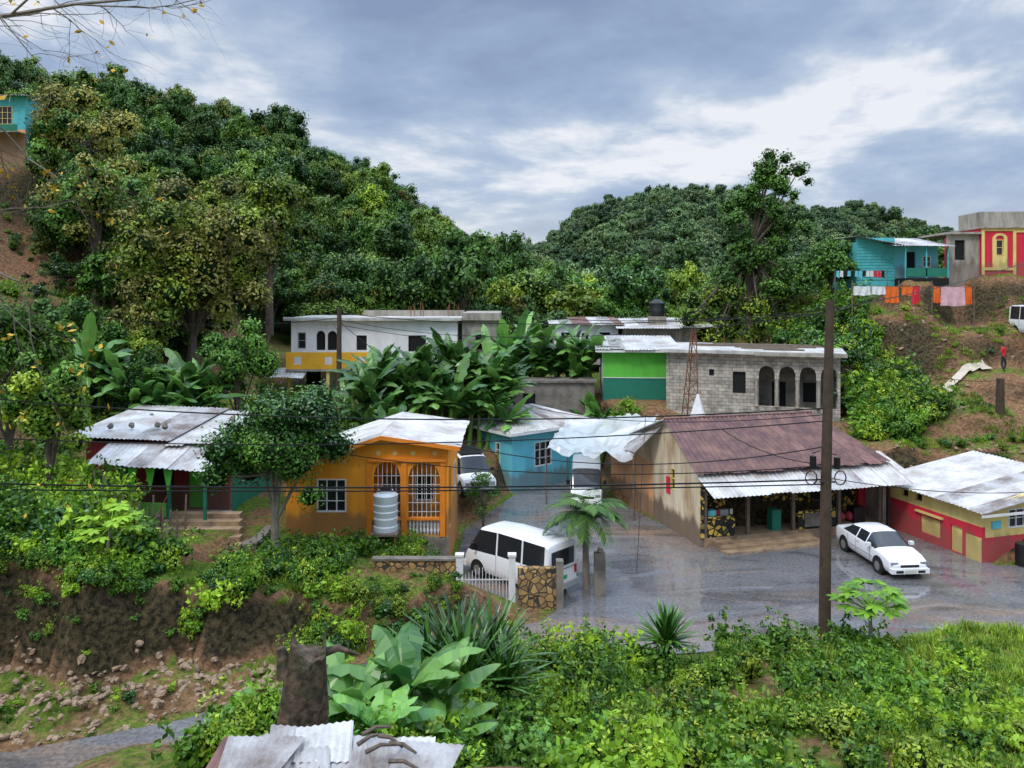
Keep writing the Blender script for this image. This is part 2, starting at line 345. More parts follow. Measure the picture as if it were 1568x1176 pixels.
gx=np.array(gx); gy=np.array(gy); XX,YY=np.meshgrid(gx,gy); ZZ=terr(XX,YY)
rgh=np.array([[noise.noise(Vector((x*1.3,y*1.3,0)))*.35+noise.noise(Vector((x*3.1,y*3.1,5)))*.2 if (-24<x<-4 and 17<y<27) or (17<x<42 and 36<y<58) else 0 for x in gx] for y in gy])
ZZ=ZZ+rgh*np.where(polydist(XX,YY,ROAD)>1.2,1,0)*np.where(YY<30,1,.7)
def rg(a,b): return float(rgh[np.searchsorted(gy,b)-1][np.searchsorted(gx,a)-1])
nx,ny=len(gx),len(gy)
vv=np.stack([XX,YY,ZZ],-1).reshape(-1,3)
ff=[(j*nx+i,j*nx+i+1,(j+1)*nx+i+1,(j+1)*nx+i) for j in range(ny-1) for i in range(nx-1)]
gme=bpy.data.meshes.new('ground_terrain'); gme.from_pydata(vv.tolist(),[],ff); gme.polygons.foreach_set('use_smooth',[True]*len(ff))
g_o=bpy.data.objects.new('ground_terrain',gme); scene.collection.objects.link(g_o)
def ground_mat():
    m,t,o=nt('ground_soil_grass'); b=N(t,'ShaderNodeBsdfPrincipled'); g=N(t,'ShaderNodeNewGeometry')
    n1=N(t,'ShaderNodeTexNoise',Scale=.35,Detail=9.0,Roughness=.7); n2=N(t,'ShaderNodeTexNoise',Scale=6.0,Detail=6.0,Roughness=.7)
    for n in (n1,n2): t.links.new(g.outputs['Position'],n.inputs['Vector'])
    gr=mixc(t,ramp(t,n2.outputs[0],[(.35,0.0),(.65,1.0)]),(.05,.11,.014),(.20,.28,.035))
    di=mixc(t,ramp(t,n2.outputs[0],[(.35,0.0),(.65,1.0)]),(.13,.07,.035),(.40,.22,.12))
    sx=N(t,'ShaderNodeSeparateXYZ'); t.links.new(g.outputs['Normal'],sx.inputs[0])
    rock=mixc(t,ramp(t,n2.outputs[0],[(.4,0.0),(.66,1.0)]),(.022,.020,.012),(.15,.11,.055))
    ad=ramp(t,n1.outputs[0],[(.47,0.0),(.56,.95)])
    col=mixc(t,ad,gr,di)
    col=mixc(t,ramp(t,sx.outputs[2],[(.80,1.0),(.93,0.0)]),col,di)
    col=mixc(t,ramp(t,sx.outputs[2],[(.55,1.0),(.80,0.0)]),col,rock)
    sy=N(t,'ShaderNodeSeparateXYZ'); t.links.new(g.outputs['Position'],sy.inputs[0])
    mr=N(t,'ShaderNodeMapRange'); mr.inputs[1].default_value=56; mr.inputs[2].default_value=66; t.links.new(sy.outputs[1],mr.inputs[0])
    col=mixc(t,mr.outputs[0],col,(.03,.07,.015))   # forest floor on the wooded hills
    t.links.new(col,b.inputs['Base Color']); b.inputs['Roughness'].default_value=.95; b.inputs['Specular IOR Level'].default_value=.15
    bp=N(t,'ShaderNodeBump',Strength=1.0,Distance=.2); t.links.new(n2.outputs[0],bp.inputs['Height']); t.links.new(bp.outputs[0],b.inputs['Normal'])
    t.links.new(b.outputs[0],o.inputs[0]); return m
gme.materials.append(ground_mat())
def road_mat():
    m,t,o=nt('wet_asphalt'); b=N(t,'ShaderNodeBsdfPrincipled'); g=N(t,'ShaderNodeNewGeometry')
    n1=N(t,'ShaderNodeTexNoise',Scale=.22,Detail=9.0,Roughness=.6,Distortion=.6); n2=N(t,'ShaderNodeTexNoise',Scale=9.0,Detail=6.0); n3=N(t,'ShaderNodeTexNoise',Scale=.5,Detail=6.0,Distortion=1.2)
    mp=N(t,'ShaderNodeMapping'); mp.inputs['Scale'].default_value=(.6,1.5,1); t.links.new(g.outputs['Position'],mp.inputs[0])
    for n in (n1,n3): t.links.new(mp.outputs[0],n.inputs['Vector'])
    t.links.new(g.outputs['Position'],n2.inputs['Vector'])
    col=mixc(t,ramp(t,n1.outputs[0],[(.50,0.0),(.66,.7)]),(.17,.165,.165),(.29,.19,.12))
    col=mixc(t,ramp(t,n3.outputs[0],[(.52,0.0),(.66,.7)]),col,(.08,.075,.072))
    col=mixc(t,1.0,col,ramp(t,n2.outputs[0],[(.3,.6),(.7,1.2)]),'MULTIPLY')
    t.links.new(col,b.inputs['Base Color'])
    r=ramp(t,n3.outputs[0],[(.34,.42),(.46,.16),(.54,.04)]); t.links.new(r,b.inputs['Roughness'])
    b.inputs['Specular IOR Level'].default_value=.9
    bs=ramp(t,n3.outputs[0],[(.42,.28),(.54,.03)])
    bp=N(t,'ShaderNodeBump',Distance=.02); t.links.new(bs,bp.inputs['Strength']); t.links.new(n2.outputs[0],bp.inputs['Height']); t.links.new(bp.outputs[0],b.inputs['Normal'])
    t.links.new(b.outputs[0],o.inputs[0]); return m
mb=MB(); mb.add([(x,y,.012) for x,y in ROAD],[tuple(range(len(ROAD)))],road_mat()); mb.obj('road')
# ------------------------------------------------------------------ scatter
def protos(name,objs):
    c=bpy.data.collections.new(name)
    for o in objs: c.objects.link(o)
    return c
def scatter(name,coll,P,scl,nproto,tilt=.1,flat=None):
    P=np.array(P); n=len(P)
    me=bpy.data.meshes.new(name); me.from_pydata(P.tolist(),[],[])
    a=me.attributes.new('rot','FLOAT_VECTOR','POINT'); r=np.stack([rng.normal(0,tilt,n),rng.normal(0,tilt,n),rng.uniform(0,6.28,n)],1); a.data.foreach_set('vector',r.ravel())
    a=me.attributes.new('scl','FLOAT_VECTOR','POINT'); s=np.array(scl); s=s if s.ndim==2 else np.stack([s,s,s*rng.uniform(.8,1.25,n)],1); a.data.foreach_set('vector',s.ravel())
    a=me.attributes.new('idx','INT','POINT'); a.data.foreach_set('value',rng.integers(0,nproto,n).astype(np.int32))
    o=bpy.data.objects.new(name,me); scene.collection.objects.link(o)
    ng=bpy.data.node_groups.new(name,'GeometryNodeTree')
    ng.interface.new_socket('Geometry',in_out='INPUT',socket_type='NodeSocketGeometry'); ng.interface.new_socket('Geometry',in_out='OUTPUT',socket_type='NodeSocketGeometry')
    i=ng.nodes.new('NodeGroupInput'); q=ng.nodes.new('NodeGroupOutput'); ci=ng.nodes.new('GeometryNodeCollectionInfo'); ip=ng.nodes.new('GeometryNodeInstanceOnPoints')
    ci.inputs['Collection'].default_value=coll; ci.inputs['Separate Children'].default_value=True; ci.inputs['Reset Children'].default_value=True
    def na(nm,ty): 
        x=ng.nodes.new('GeometryNodeInputNamedAttribute'); x.data_type=ty; x.inputs['Name'].default_value=nm; return x.outputs['Attribute']
    l=ng.links.new; l(i.outputs[0],ip.inputs['Points']); l(ci.outputs[0],ip.inputs['Instance']); ip.inputs['Pick Instance'].default_value=True
    l(na('idx','INT'),ip.inputs['Instance Index']); l(na('rot','FLOAT_VECTOR'),ip.inputs['Rotation']); l(na('scl','FLOAT_VECTOR'),ip.inputs['Scale']); l(ip.outputs[0],q.inputs[0])
    md=o.modifiers.new('scatter','NODES'); md.node_group=ng; return o
def crown(a,c,n,zc,rr=(.26,.42),shell=(.4,.8)):
    C=[];Rr=[]
    for i in range(n):
        d=Vector((random.gauss(0,1),random.gauss(0,1),random.gauss(.25,1))).normalized(); k=random.uniform(*shell)
        C.append((d.x*a*k,d.y*a*k,zc+d.z*c*k)); Rr.append(a*random.uniform(*rr)*(1.15-.35*k))
    return C,Rr
def tree(a,c,zc,nl,nleaf,size,lm,h0=None,core=.6,tr=.18,bark=BARK,rr=(.26,.42),mix=None,C=None,Rr=None,lean=(0,0),shell=(.4,.8),inner=.55):
    mb=MB()
    if C is None: C,Rr=crown(a,c,nl,zc,rr,shell)
    th=zc-c*.35
    pts=[(0,0,-.4),(lean[0]*.3,lean[1]*.3,th*.45),(lean[0],lean[1],th)]; mb.tube(pts,[tr*1.25,tr*.9,tr*.7],bark,8)
    for i,(q,r) in enumerate(zip(C,Rr)):
        if i%2==0 or nl<14:
            m=Vector(pts[2]).lerp(Vector(q),.5)+Vector((0,0,-.1*r)); mb.tube([pts[2] if random.random()<.6 else pts[1],m,q],[tr*.4,tr*.25,tr*.1],bark,5,False)
        if core: mb.ball(q,r*core,L_core_shade,7,5,jit=.18,sz=.85)
    if mix:
        k=int(len(C)*mix[1]); mb.leaves(C[k:],Rr[k:],int(nleaf*(1-mix[1])),size,lm,inner=inner); mb.leaves(C[:k],Rr[:k],int(nleaf*mix[1]),size,mix[0],inner=inner)
    else: mb.leaves(C,Rr,nleaf,size,lm,inner=inner)
    return mb
FT=[]
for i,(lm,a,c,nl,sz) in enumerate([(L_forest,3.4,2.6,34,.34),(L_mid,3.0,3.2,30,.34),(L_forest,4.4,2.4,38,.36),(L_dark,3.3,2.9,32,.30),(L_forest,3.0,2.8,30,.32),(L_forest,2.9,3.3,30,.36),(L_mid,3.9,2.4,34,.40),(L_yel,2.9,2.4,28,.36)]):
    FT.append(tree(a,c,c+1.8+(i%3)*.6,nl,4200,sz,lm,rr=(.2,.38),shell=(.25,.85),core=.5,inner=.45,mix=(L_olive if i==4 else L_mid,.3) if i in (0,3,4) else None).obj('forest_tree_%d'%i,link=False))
c_forest=protos('forest_trees',FT)
FF=[]
for i,(lm,a,c,nl,sz) in enumerate([(L_far_haze,3.4,2.6,22,.5),(L_far_haze,2.6,3.0,20,.5),(L_far_haze2,3.2,2.4,20,.5),(L_far_haze,4.2,2.4,24,.55),(L_far_haze,2.6,2.6,16,.55)]):
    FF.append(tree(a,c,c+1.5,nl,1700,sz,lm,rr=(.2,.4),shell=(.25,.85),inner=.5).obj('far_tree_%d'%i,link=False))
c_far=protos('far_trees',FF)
SB=[]
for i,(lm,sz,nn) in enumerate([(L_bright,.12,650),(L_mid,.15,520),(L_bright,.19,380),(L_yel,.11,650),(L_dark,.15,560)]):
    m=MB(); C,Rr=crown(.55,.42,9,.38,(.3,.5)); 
    for q,r in zip(C,Rr): m.ball(q,r*.6,L_core_shade,6,4,jit=.2)
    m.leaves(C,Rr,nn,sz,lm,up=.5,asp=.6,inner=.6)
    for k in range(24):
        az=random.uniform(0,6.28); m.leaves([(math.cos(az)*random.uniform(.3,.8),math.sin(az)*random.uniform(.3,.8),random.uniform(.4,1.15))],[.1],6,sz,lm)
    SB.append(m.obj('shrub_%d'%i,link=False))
c_shrub=protos('shrubs',SB); c_shrub_bright=protos('shrubs_bright',[SB[0],SB[2],SB[3],SB[1]])
GR=[]
for i in range(3):
    m=MB()
    for k in range(90):
        az=random.uniform(0,6.28); r=random.uniform(0,.35); b=(math.cos(az)*r,math.sin(az)*r,0)
        m.strap(b,random.uniform(0,6.28),random.uniform(.8,1.5),random.uniform(.15,.42),.022,random.uniform(.5,1.8),L_grass,3,.2,sh=random.random())
    GR.append(m.obj('grass_tuft_%d'%i,link=False))
c_grass=protos('grass_tufts',GR)
RK=[]
for i in range(4):
    m=MB(); m.ball((0,0,0),.12,ROCK,7,5,sx=random.uniform(.8,1.4),sy=random.uniform(.7,1.1),sz=random.uniform(.5,.9),jit=.28); RK.append(m.obj('rock_%d'%i,link=False))
c_rock=protos('rocks',RK)
def banana_mb(n=9,L=2.1,W=.55,h=1.6):
    m=MB()
    m.tube([(0,0,-.2),(.03,0,h*.6),(.05,.02,h)],[.13,.10,.07],L_banana,7,shade=.9)
    for k in range(n):
        az=k*2.4+random.uniform(-.3,.3); el=random.uniform(.75,1.4); l=L*random.uniform(.75,1.15)
        m.strap((.05,.02,h-.1),az,el,l,W*random.uniform(.8,1.15),random.uniform(.9,2.1),L_banana,12,.3,prof=lambda u:0.05 if u<.12 else math.sin(math.pi*(u-.08)/.92)**.5 if u<1 else 0,torn=.35,sh=random.uniform(.1,1.0),curl=random.uniform(-.3,.3))
    return m
BN=[banana_mb().obj('banana_%d'%i,link=False) for i in range(4)]
c_ban=protos('bananas',BN)
def region(n,x0,x1,y0,y1,poly=None,avoid=0.5):
    x=rng.uniform(x0,x1,n); y=rng.uniform(y0,y1,n); k=polydist(x,y,ROAD)>avoid
    if poly is not None: k&=polydist(x,y,poly)<0
    x,y=x[k],y[k]; return x,y,terr(x,y)
FOOT=[(-18,-11,29,38),(-13.6,-9.3,24.6,31),(-9.2,-2,29.5,37),(-16,-.5,48,60),(2,15,53,64),(5,10.5,48.5,55),(8.5,19.5,43,53),(4.5,18.6,32.5,43),(-4.5,5.5,41.5,52),(17,27,30,37.6),(24,40,52,60),(-5,3.5,30,41),(27.6,30.6,42,47),(-5.2,-1.6,25.6,27.6)]
def keep(x,y,m=.3):
    k=np.ones(x.shape,bool)
    for a,b,c,d in FOOT: k&=~((x>a-m)&(x<b+m)&(y>c-m)&(y<d+m))
    return k
def forest(n,y0,y1,smin,smax,cond=None):
    y=rng.uniform(y0,y1,n*3); x=rng.uniform(-.76,.76,n*3)*y*1.0
    k=np.ones(len(x),bool)
    if cond is not None: k&=cond(x,y)
    x=x[k][:n]; y=y[k][:n]; z=terr(x,y)-.8; P.extend(np.stack([x,y,z],1).tolist()); s=rng.uniform(smin,smax,len(x)); s[rng.random(len(x))<.07]*=1.25; Sc.extend(s.tolist())
P=[];Sc=[]
forest(1150,62,126,.6,1.0,lambda x,y:~((x>18)&(y<75))&(keep(x,y,3))&~((x<-.6*y)&(y<64)))
# jittered rows close the gaps in the canopy of the near hill
for yy in range(64,124,7):
    for xx in range(int(-.74*yy),int(.1*yy),7):
        a=xx+random.uniform(-2,2); b=yy+random.uniform(-2,2)
        if not (a<-.6*b and b<66): P.append((a,b,tz(a,b)-.8)); Sc.append(random.uniform(.7,.95))
scatter('forest_on_near_hill',c_forest,P,Sc,8,.06)
P=[];Sc=[]
forest(1700,126,256,.65,.95,lambda x,y:x>-.05*y-4)
forest(420,280,342,.65,1.0,lambda x,y:x>.3*y)
forest(110,258,300,.6,.9,lambda x,y:(x>-24)&(x<40))
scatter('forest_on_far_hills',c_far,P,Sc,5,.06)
P=[];Sc=[]
x,y,z=region(340,-48,-17,38,64); k=keep(x,y)&(x<-.34*y-4)&(x>-.60*y); k[170:]&=(y[170:]>50)
for a,b,c in zip(x[k],y[k],z[k]): P.append((a,b,c-.5)); Sc.append(random.uniform(.35,.75))
x,y,z=region(80,-16,14,60,66); k=keep(x,y,1.5)
for a,b,c in zip(x[k],y[k],z[k]): P.append((a,b,c-.5)); Sc.append(random.uniform(.4,.65))
scatter('hillside_trees',c_forest,P,Sc,8,.06)
P=[];Sc=[]
def addshr(n,x0,x1,y0,y1,s0,s1,poly=None,avoid=.9,dz=-.1):
    x,y,z=region(n,x0,x1,y0,y1,poly,avoid); k=keep(x,y)
    for a,b,c in zip(x[k],y[k],z[k]): P.append((a,b,c+dz)); Sc.append(random.uniform(s0,s1))
addshr(600,-5,17,11,23.5,.4,1.0,[(-5,11),(11,11),(12,17),(12,23.4),(3,22.6),(-4,19)],.5)
addshr(45,8,22,19,25,.2,.45,None,.3)
addshr(120,9,20,11,20,.2,.55,None,.3)
addshr(110,-4,3,18,23,.7,1.2,None,.4)
addshr(50,-5.2,-1,15.5,20.5,.8,1.4,None,.25,0)
sc_f=scatter('foreground_shrubs',c_shrub_bright,P,Sc,4,.12)
P=[];Sc=[]
x=rng.uniform(-20,-10.6,400); y=edge(x)+rng.uniform(.0,6.5,400)**1.0; k=keep(x,y)
for a,b,c in zip(x[k],y[k],terr(x[k],y[k])): P.append((a,b,c-.1)); Sc.append(random.uniform(.6,1.5)*(1 if b-edge(a)>1.2 else .6))
x=rng.uniform(-20,-9,110); y=edge(x)+rng.uniform(-.5,.2,110)
for a,b,c in zip(x,y,terr(x,y)): P.append((a,b,c-.15)); Sc.append(random.uniform(.25,.5))
x=rng.uniform(-9.3,-1.8,210); y=rng.uniform(21.2,26.8,210); k=(polydist(x,y,ROAD)>.4)&~((x>-5.3)&(y>24.9))&((x>-6.5)|(y>edge(x)-.4))
for a,b,c in zip(x[k],y[k],terr(x[k],y[k])): P.append((a,b,c-.1)); Sc.append(random.uniform(.4,.95))
x=rng.uniform(-4.8,-1.8,26); y=rng.uniform(25.2,26.6,26)
for a,b,c in zip(x,y,terr(x,y)): P.append((a,b,c-.1)); Sc.append(random.uniform(.2,.4))
addshr(60,-9,-2.6,27.7,29.2,.4,.7)
addshr(200,-30,-12,30,46,.7,1.5)
addshr(200,-14,4,37,52,.6,1.2,[(-14,38),(-5,37.5),(-3,44),(4,50),(4,52),(-14,50)])
addshr(220,19,24.0,41,57,.8,1.8)
addshr(90,24,42,40,55,.25,.6)
addshr(90,19,40,38.2,40.5,.3,.6)
addshr(24,-18,-9,19.5,21.2,.2,.4)
addshr(80,3,20,43,48,.4,1)
addshr(150,-46,-24,38,58,.3,1.0)
scatter('village_shrubs',c_shrub,P,Sc,5,.12)
P=[];Sc=[]
x,y,z=region(3000,7,24,11,25.4,None,.1)
for a,b,c in zip(x,y,z): P.append((a,b,c)); Sc.append(random.uniform(.5,1.1))
x,y,z=region(2200,19,40,40,55,None,.1); k=keep(x,y)
for a,b,c in zip(x[k],y[k],z[k]):
    if noise.noise(Vector((a*.35,b*.35,2)))>-.05: P.append((a,b,c+rg(a,b)*.7)); Sc.append(random.uniform(.35,.9))
x,y,z=region(300,-18,-2,23,29,None,.1); k=keep(x,y)
for a,b,c in zip(x[k],y[k],z[k]): P.append((a,b,c)); Sc.append(random.uniform(.4,.9))
scatter('grass',c_grass,P,Sc,3,.1)
P=[];Sc=[]
x,y,z=region(3600,-20,-6,17.2,22.4,None,.05); k=(y<edge(x)-.5)
for a,b,c in zip(x[k],y[k],z[k]): P.append((a,b,c+.02+rg(a,b))); Sc.append(random.uniform(.15,1.05)**1.8)
x,y,z=region(260,18,40,37.5,40.5,None,.2)
for a,b,c in zip(x,y,z): P.append((a,b,c+.02)); Sc.append(random.uniform(.3,1.1))
x,y,z=region(260,22,36,42,52,None,.2); k=keep(x,y)
for a,b,c in zip(x[k],y[k],z[k]): P.append((a,b,c+.05)); Sc.append(random.uniform(.3,1.2))
x,y,z=region(700,-2,24,24,37,None,-.35); k=keep(x,y,-.2)
for a,b,c in zip(x[k],y[k],z[k]):
    if polydist(np.array([a]),np.array([b]),ROAD)[0]>-.4: P.append((a,b,c+.03)); Sc.append(random.uniform(.1,.45))
scatter('rubble_stones',c_rock,P,Sc,4,.6)
P=[];Sc=[]
for (x0,x1,y0,y1,n) in ((-8.5,0,43.6,47.5,90),(-.5,5.4,51.6,53.2,26),(-10,-6,40,44,10),(-21,-15.5,37.5,40.5,30)):
    for k in range(n): a=random.uniform(x0,x1); b=random.uniform(y0,y1); P.append((a,b,tz(a,b)-.1)); Sc.append(random.uniform(.85,1.45)*(1.2 if y0>51 else 1))
for a,b in ((4.9,48.3),(4.2,49.2),(5.4,47.6),(5.0,49.6),(5.6,48.8)): P.append((a,b,tz(a,b))); Sc.append(1.15)
scatter('banana_grove',c_ban,P,Sc,4,.08)
# ------------------------------------------------------------------ individual trees
def put(mb,name,x,y,z=None,s=1): 
    o=mb.obj(name,loc=(x,y,tz(x,y) if z is None else z)); o.scale=(s,s,s); o.rotation_euler=(0,0,random.uniform(0,6.28)); return o
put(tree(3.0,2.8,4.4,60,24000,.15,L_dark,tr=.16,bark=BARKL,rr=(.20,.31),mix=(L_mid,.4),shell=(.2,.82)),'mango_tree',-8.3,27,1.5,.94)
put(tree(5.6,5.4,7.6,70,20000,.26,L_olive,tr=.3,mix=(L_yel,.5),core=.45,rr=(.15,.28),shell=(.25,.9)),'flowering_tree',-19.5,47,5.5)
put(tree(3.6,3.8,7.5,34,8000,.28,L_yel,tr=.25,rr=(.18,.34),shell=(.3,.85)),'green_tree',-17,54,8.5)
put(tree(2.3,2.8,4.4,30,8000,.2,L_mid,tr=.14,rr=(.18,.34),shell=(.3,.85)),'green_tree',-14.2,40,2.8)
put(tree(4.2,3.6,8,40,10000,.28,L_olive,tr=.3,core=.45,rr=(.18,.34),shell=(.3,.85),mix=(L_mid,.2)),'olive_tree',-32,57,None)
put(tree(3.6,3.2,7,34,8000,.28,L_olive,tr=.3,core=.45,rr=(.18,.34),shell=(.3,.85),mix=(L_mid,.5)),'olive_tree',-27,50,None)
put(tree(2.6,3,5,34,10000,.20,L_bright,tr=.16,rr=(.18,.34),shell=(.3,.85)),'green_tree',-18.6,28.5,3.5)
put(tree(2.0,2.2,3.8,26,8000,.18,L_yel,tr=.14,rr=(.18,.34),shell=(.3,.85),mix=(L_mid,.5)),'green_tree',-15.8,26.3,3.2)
C=[];Rr=[]
for k in range(110):
    u=(k/109)**1.2; zz=.2+u*13; w=(4.6*(1-u)**.7+1.0)*(0.85+.2*math.sin(u*11)); C.append((random.uniform(-w,w)*.95+u*1.6,random.uniform(-w,w)*.6,zz)); Rr.append(random.uniform(.7,1.3)*(1-.35*u))
C+= [(3.6,0,12.8),(4.3,0,12.0),(1.6,.3,13.9),(2.6,0,13.7)]; Rr+=[.8,.45,.7,.6]
put(tree(3,6,9,46,24000,.26,L_mid,C=C,Rr=Rr,tr=.3,mix=(L_yel,.35)),'vine_covered_tree',17.6,57,7.3).rotation_euler=(0,0,0)
put(tree(2.6,2.2,4.6,22,6000,.25,L_mid,tr=.2),'green_tree',23.5,57,8.5)
put(tree(1.8,1.0,4.0,16,1800,.25,L_mid,tr=.12,core=0),'small_tree',34.0,64,11.6)
put(tree(.9,1.2,1.7,14,2200,.11,L_mid,tr=.06,core=0),'courtyard_shrub_tree',-1.3,35,.2)
def palm(nf=17,L=1.75,h=2.9):
    m=MB(); m.tube([(0,0,-.2),(.05,0,h*.5),(0,.05,h)],[.17,.12,.10],BARKL,9)
    for k in range(nf):
        az=k*2.4; el=random.uniform(.1,1.2); p=Vector((0,.05,h)); e=el; n=16; dr=random.uniform(1.0,1.7); l=L*random.uniform(.85,1.1)
        pts=[]
        for i in range(n+1):
            pts.append((p.copy(),e)); p=p+Vector((math.cos(az)*math.cos(e),math.sin(az)*math.cos(e),math.sin(e)))*l/n; e-=dr/n
        m.tube([q for q,_ in pts],[.02*(1-.8*i/n) for i in range(n+1)],L_mid,4,False,shade=.8)
        for i,(q,e) in enumerate(pts[2:]):
            for s in (-1,1):
                m.strap(q,az+s*(1.15-.03*i),e*.3-.15,.6*(1-.5*abs(i/n-.35)),.085,.9,L_mid,3,.2,sh=random.random())
    return m
put(palm(21,1.6,2.8),'palm_tree',2.8,28.8,0)
def strapplant(n,L,W,droop,e0=.2,e1=1.5,h=.2,m_=L_strap):
    m=MB(); m.tube([(0,0,-.3),(0,0,h)],[.09,.08],BARK,7)
    for k in range(n): m.strap((random.uniform(-.06,.06),random.uniform(-.06,.06),h),random.uniform(0,6.28),random.uniform(e0,e1),L*random.uniform(.7,1.1),W,random.uniform(.3,1)*droop,m_,5,.3,prof=lambda u:(.6+.4*math.sin(math.pi*min(1,u+.3))) if u<.75 else (1-u)*4*.9,sh=random.random())
    return m
for (x,y,s) in ((-1.3,17.6,1.35),(-.5,17.8,1.25),(-1.9,17.2,1.2),(-1.0,16.6,1.15),(-.2,16.9,1.0)): put(strapplant(90,1.3,.09,1.0,h=.5),'dracaena_plant',x,y,tz(x,y)+.6,s)
put(strapplant(90,.95,.10,.8,0,1.5,.3,L_strap),'agave_plant',4.4,22,.7,1.2)
for (x,y,z,s) in ((-2.6,12.6,3.7,1.0),(-1.9,13.1,3.7,1.15),(-1.3,13.4,3.5,1.0),(-4.1,12.6,3.3,.9),(-4.6,12.2,3.2,.9),(-1.0,12.5,3.3,.9),(-2.0,11.9,3.9,.75)): put(banana_mb(11,1.35,.46,.45),'banana_plant',x,y,z,s)
def papaya(h=2,L=.5,n=13):
    m=MB(); m.tube([(0,0,-.2),(.04,0,h*.5),(0,0,h)],[.06,.05,.035],BARKL,7)
    for k in range(n):
        az=k*2.4; el=random.uniform(-.2,1.1); d=Vector((math.cos(az)*math.cos(el),math.sin(az)*math.cos(el),math.sin(el))); p=Vector((0,0,h)); q=p+d*L
        m.tube([p,q],[.012,.008],L_bright,4,False,shade=1)
        for j in range(7): m.strap(q,az+(j-3)*.75,.1-.2*random.random(),.34-.03*abs(j-3),.13,.9,L_bright,4,.2,sh=random.uniform(.3,1))
    return m
put(papaya(1.2,.7,26),'papaya_plant',10.5,22.6,.2,1.25)
put(papaya(1.2,.6,16),'papaya_plant',-12,23,2.6,1.2)
m=MB(); V=[];F=[];sg=22; lev=11
for i in range(lev):
    for k in range(sg):
        th=2*math.pi*k/sg; r=(.46-.018*i+.16*max(0,1-i*.5))*(1+.10*math.sin(th*3+i*.3)+.06*math.sin(th*7)+random.uniform(-.05,.05)); zz=-.5+i*.175+(.16*math.sin(th*2+1)+.12*math.sin(5*th)+random.uniform(-.05,.05) if i==lev-1 else 0)
        V.append((r*math.cos(th)*.9+.02*i,r*math.sin(th)*.85,zz))
for i in range(lev-1):
    for k in range(sg): F.append((i*sg+k,i*sg+(k+1)%sg,(i+1)*sg+(k+1)%sg,(i+1)*sg+k))
F.append(tuple((lev-1)*sg+k for k in range(sg))); m.add(V,F,STUMP); m.tube([(.1,0,.95),(.3,0,1.2),(.6,.1,1.25),(.9,.1,1.15)],[.12,.08,.05,.02],STUMP,7); m.tube([(-.1,0,.9),(-.2,0,1.3)],[.16,.06],STUMP,7)
m.obj('tree_stump',loc=(-3.1,11,4.65),smooth=60)
m=MB()
def branch(p,d,L,r,depth):
    n=6; pts=[p]; rd=[r]
    for i in range(n):
        d=(d+Vector((random.gauss(0,.16),random.gauss(0,.16),random.gauss(0,.18)))).normalized(); p=p+d*L/n; pts.append(p); rd.append(r*(1-.6*(i+1)/n))
        if depth>0 and random.random()<.9:
            dd=(d+Vector((random.gauss(0,.45),random.gauss(0,.5),random.gauss(-.08,.55)))).normalized(); branch(p,dd,L*random.uniform(.4,.65),rd[-1]*.6,depth-1)
    m.tube(pts,rd,BARK if depth<2 else BARKL,5,False)
    if depth==0:
        for k in range(2):
            if random.random()<.12: m.leaves([pts[-1-k]],[.09],2,.10,L_yleaf,inner=.2)
m.tube([(-10,9,4),(-9.8,9,9),(-9.3,9,14.2)],[.3,.22,.14],BARK,9)
for (dx,dz,L,s,q) in ((.9,.22,4.0,(-9.3,9,13),.045),(.9,.05,4.6,(-9.3,9,14),.045),(.9,-.12,4.9,(-9.3,9,14.4),.04),(.8,-.25,3.6,(-9.4,9,12.5),.03),(.85,0,3.4,(-9.6,9,11.2),.025),(.9,.3,3.2,(-9.6,9,9.8),.022)):
    branch(Vector(s),Vector((dx,random.uniform(-.2,.3),dz)).normalized(),L,q,3)
m.obj('bare_branch_tree')
# ------------------------------------------------------------------ buildings
H=House('orange_house',(-8.8,30,1.5),0); W=6.3
zf=lambda s:2.75+(3.95-2.75)*s/3.75 if s<3.75 else 3.95-(s-3.75)/(W-3.75)*.3
wall(H,FR(0,0),W,-1.4,zf,ORANGE,[(1.2,2.35,1.0,2.3,'w'),(3.4,4.45,.75,2.95,'ag'),(4.75,6.0,.75,2.95,'ag')],brk=[3.75])
for a,b in ((3.4,4.45),(4.75,6.0)):
    for k in range(9): x=a+(b-a)*(k+.5)/9; H['balusters'].tube([(x,.09,.12),(x,.09,.25),(x,.09,.4),(x,.09,.5),(x,.09,.7)],[.03,.055,.03,.05,.03],WHITEC,6)
H.p['walls']=MB(); wall(H,FR(0,0),W,-1.4,zf,ORANGE,[(1.2,2.35,1.0,2.3,'x'),(3.4,4.45,.1,2.95,'a'),(4.75,6.0,.1,2.95,'a')],brk=[3.75])
H['walls'].box(3.2,6.25,-.12,-.003,2.98,3.1,ORANGED); H['railing'].box(3.3,6.1,-.06,.2,.7,.78,ORANGED)
H['plinth'].box(-.04,6.34,-.05,-.004,-1.4,.05,CONCD)
for x in (3.25,4.6,6.1): H['columns'].box(x-.1,x+.1,-.07,-.004,.06,2.975,ORANGED)
for x in (3.6,4.25,4.95,5.8): H['trim_discs'].cyl((x,-.03,3.3),(x,-.004,3.3),.09,YELLOW,12)
wall(H,LF(0,.18),5,-1.4,2.75,ORANGE,[(2,3,1,2.2,'w')]); wall(H,RT(W,.18),5,-1.4,3.6,ORANGE,[(.4,1.4,.1,2.6,'a'),(3,4,1,2.2,'w')])
wall(H,BK(0,5.36),W,-1.4,zf,ORANGE,brk=[3.75]); wall(H,FR(3.1,1.7),3.0,0,3.4,ORANGE,[(.4,1.2,.1,2.1,'d',WOOD),(1.7,2.5,1,2.1,'w')],part='porch_wall')
H['porch_wall'].box(2.95,3.1,.18,1.9,0,3.5,ORANGE); H['floor'].box(.18,W-.18,.18,5.1,-.1,.1,CONC)
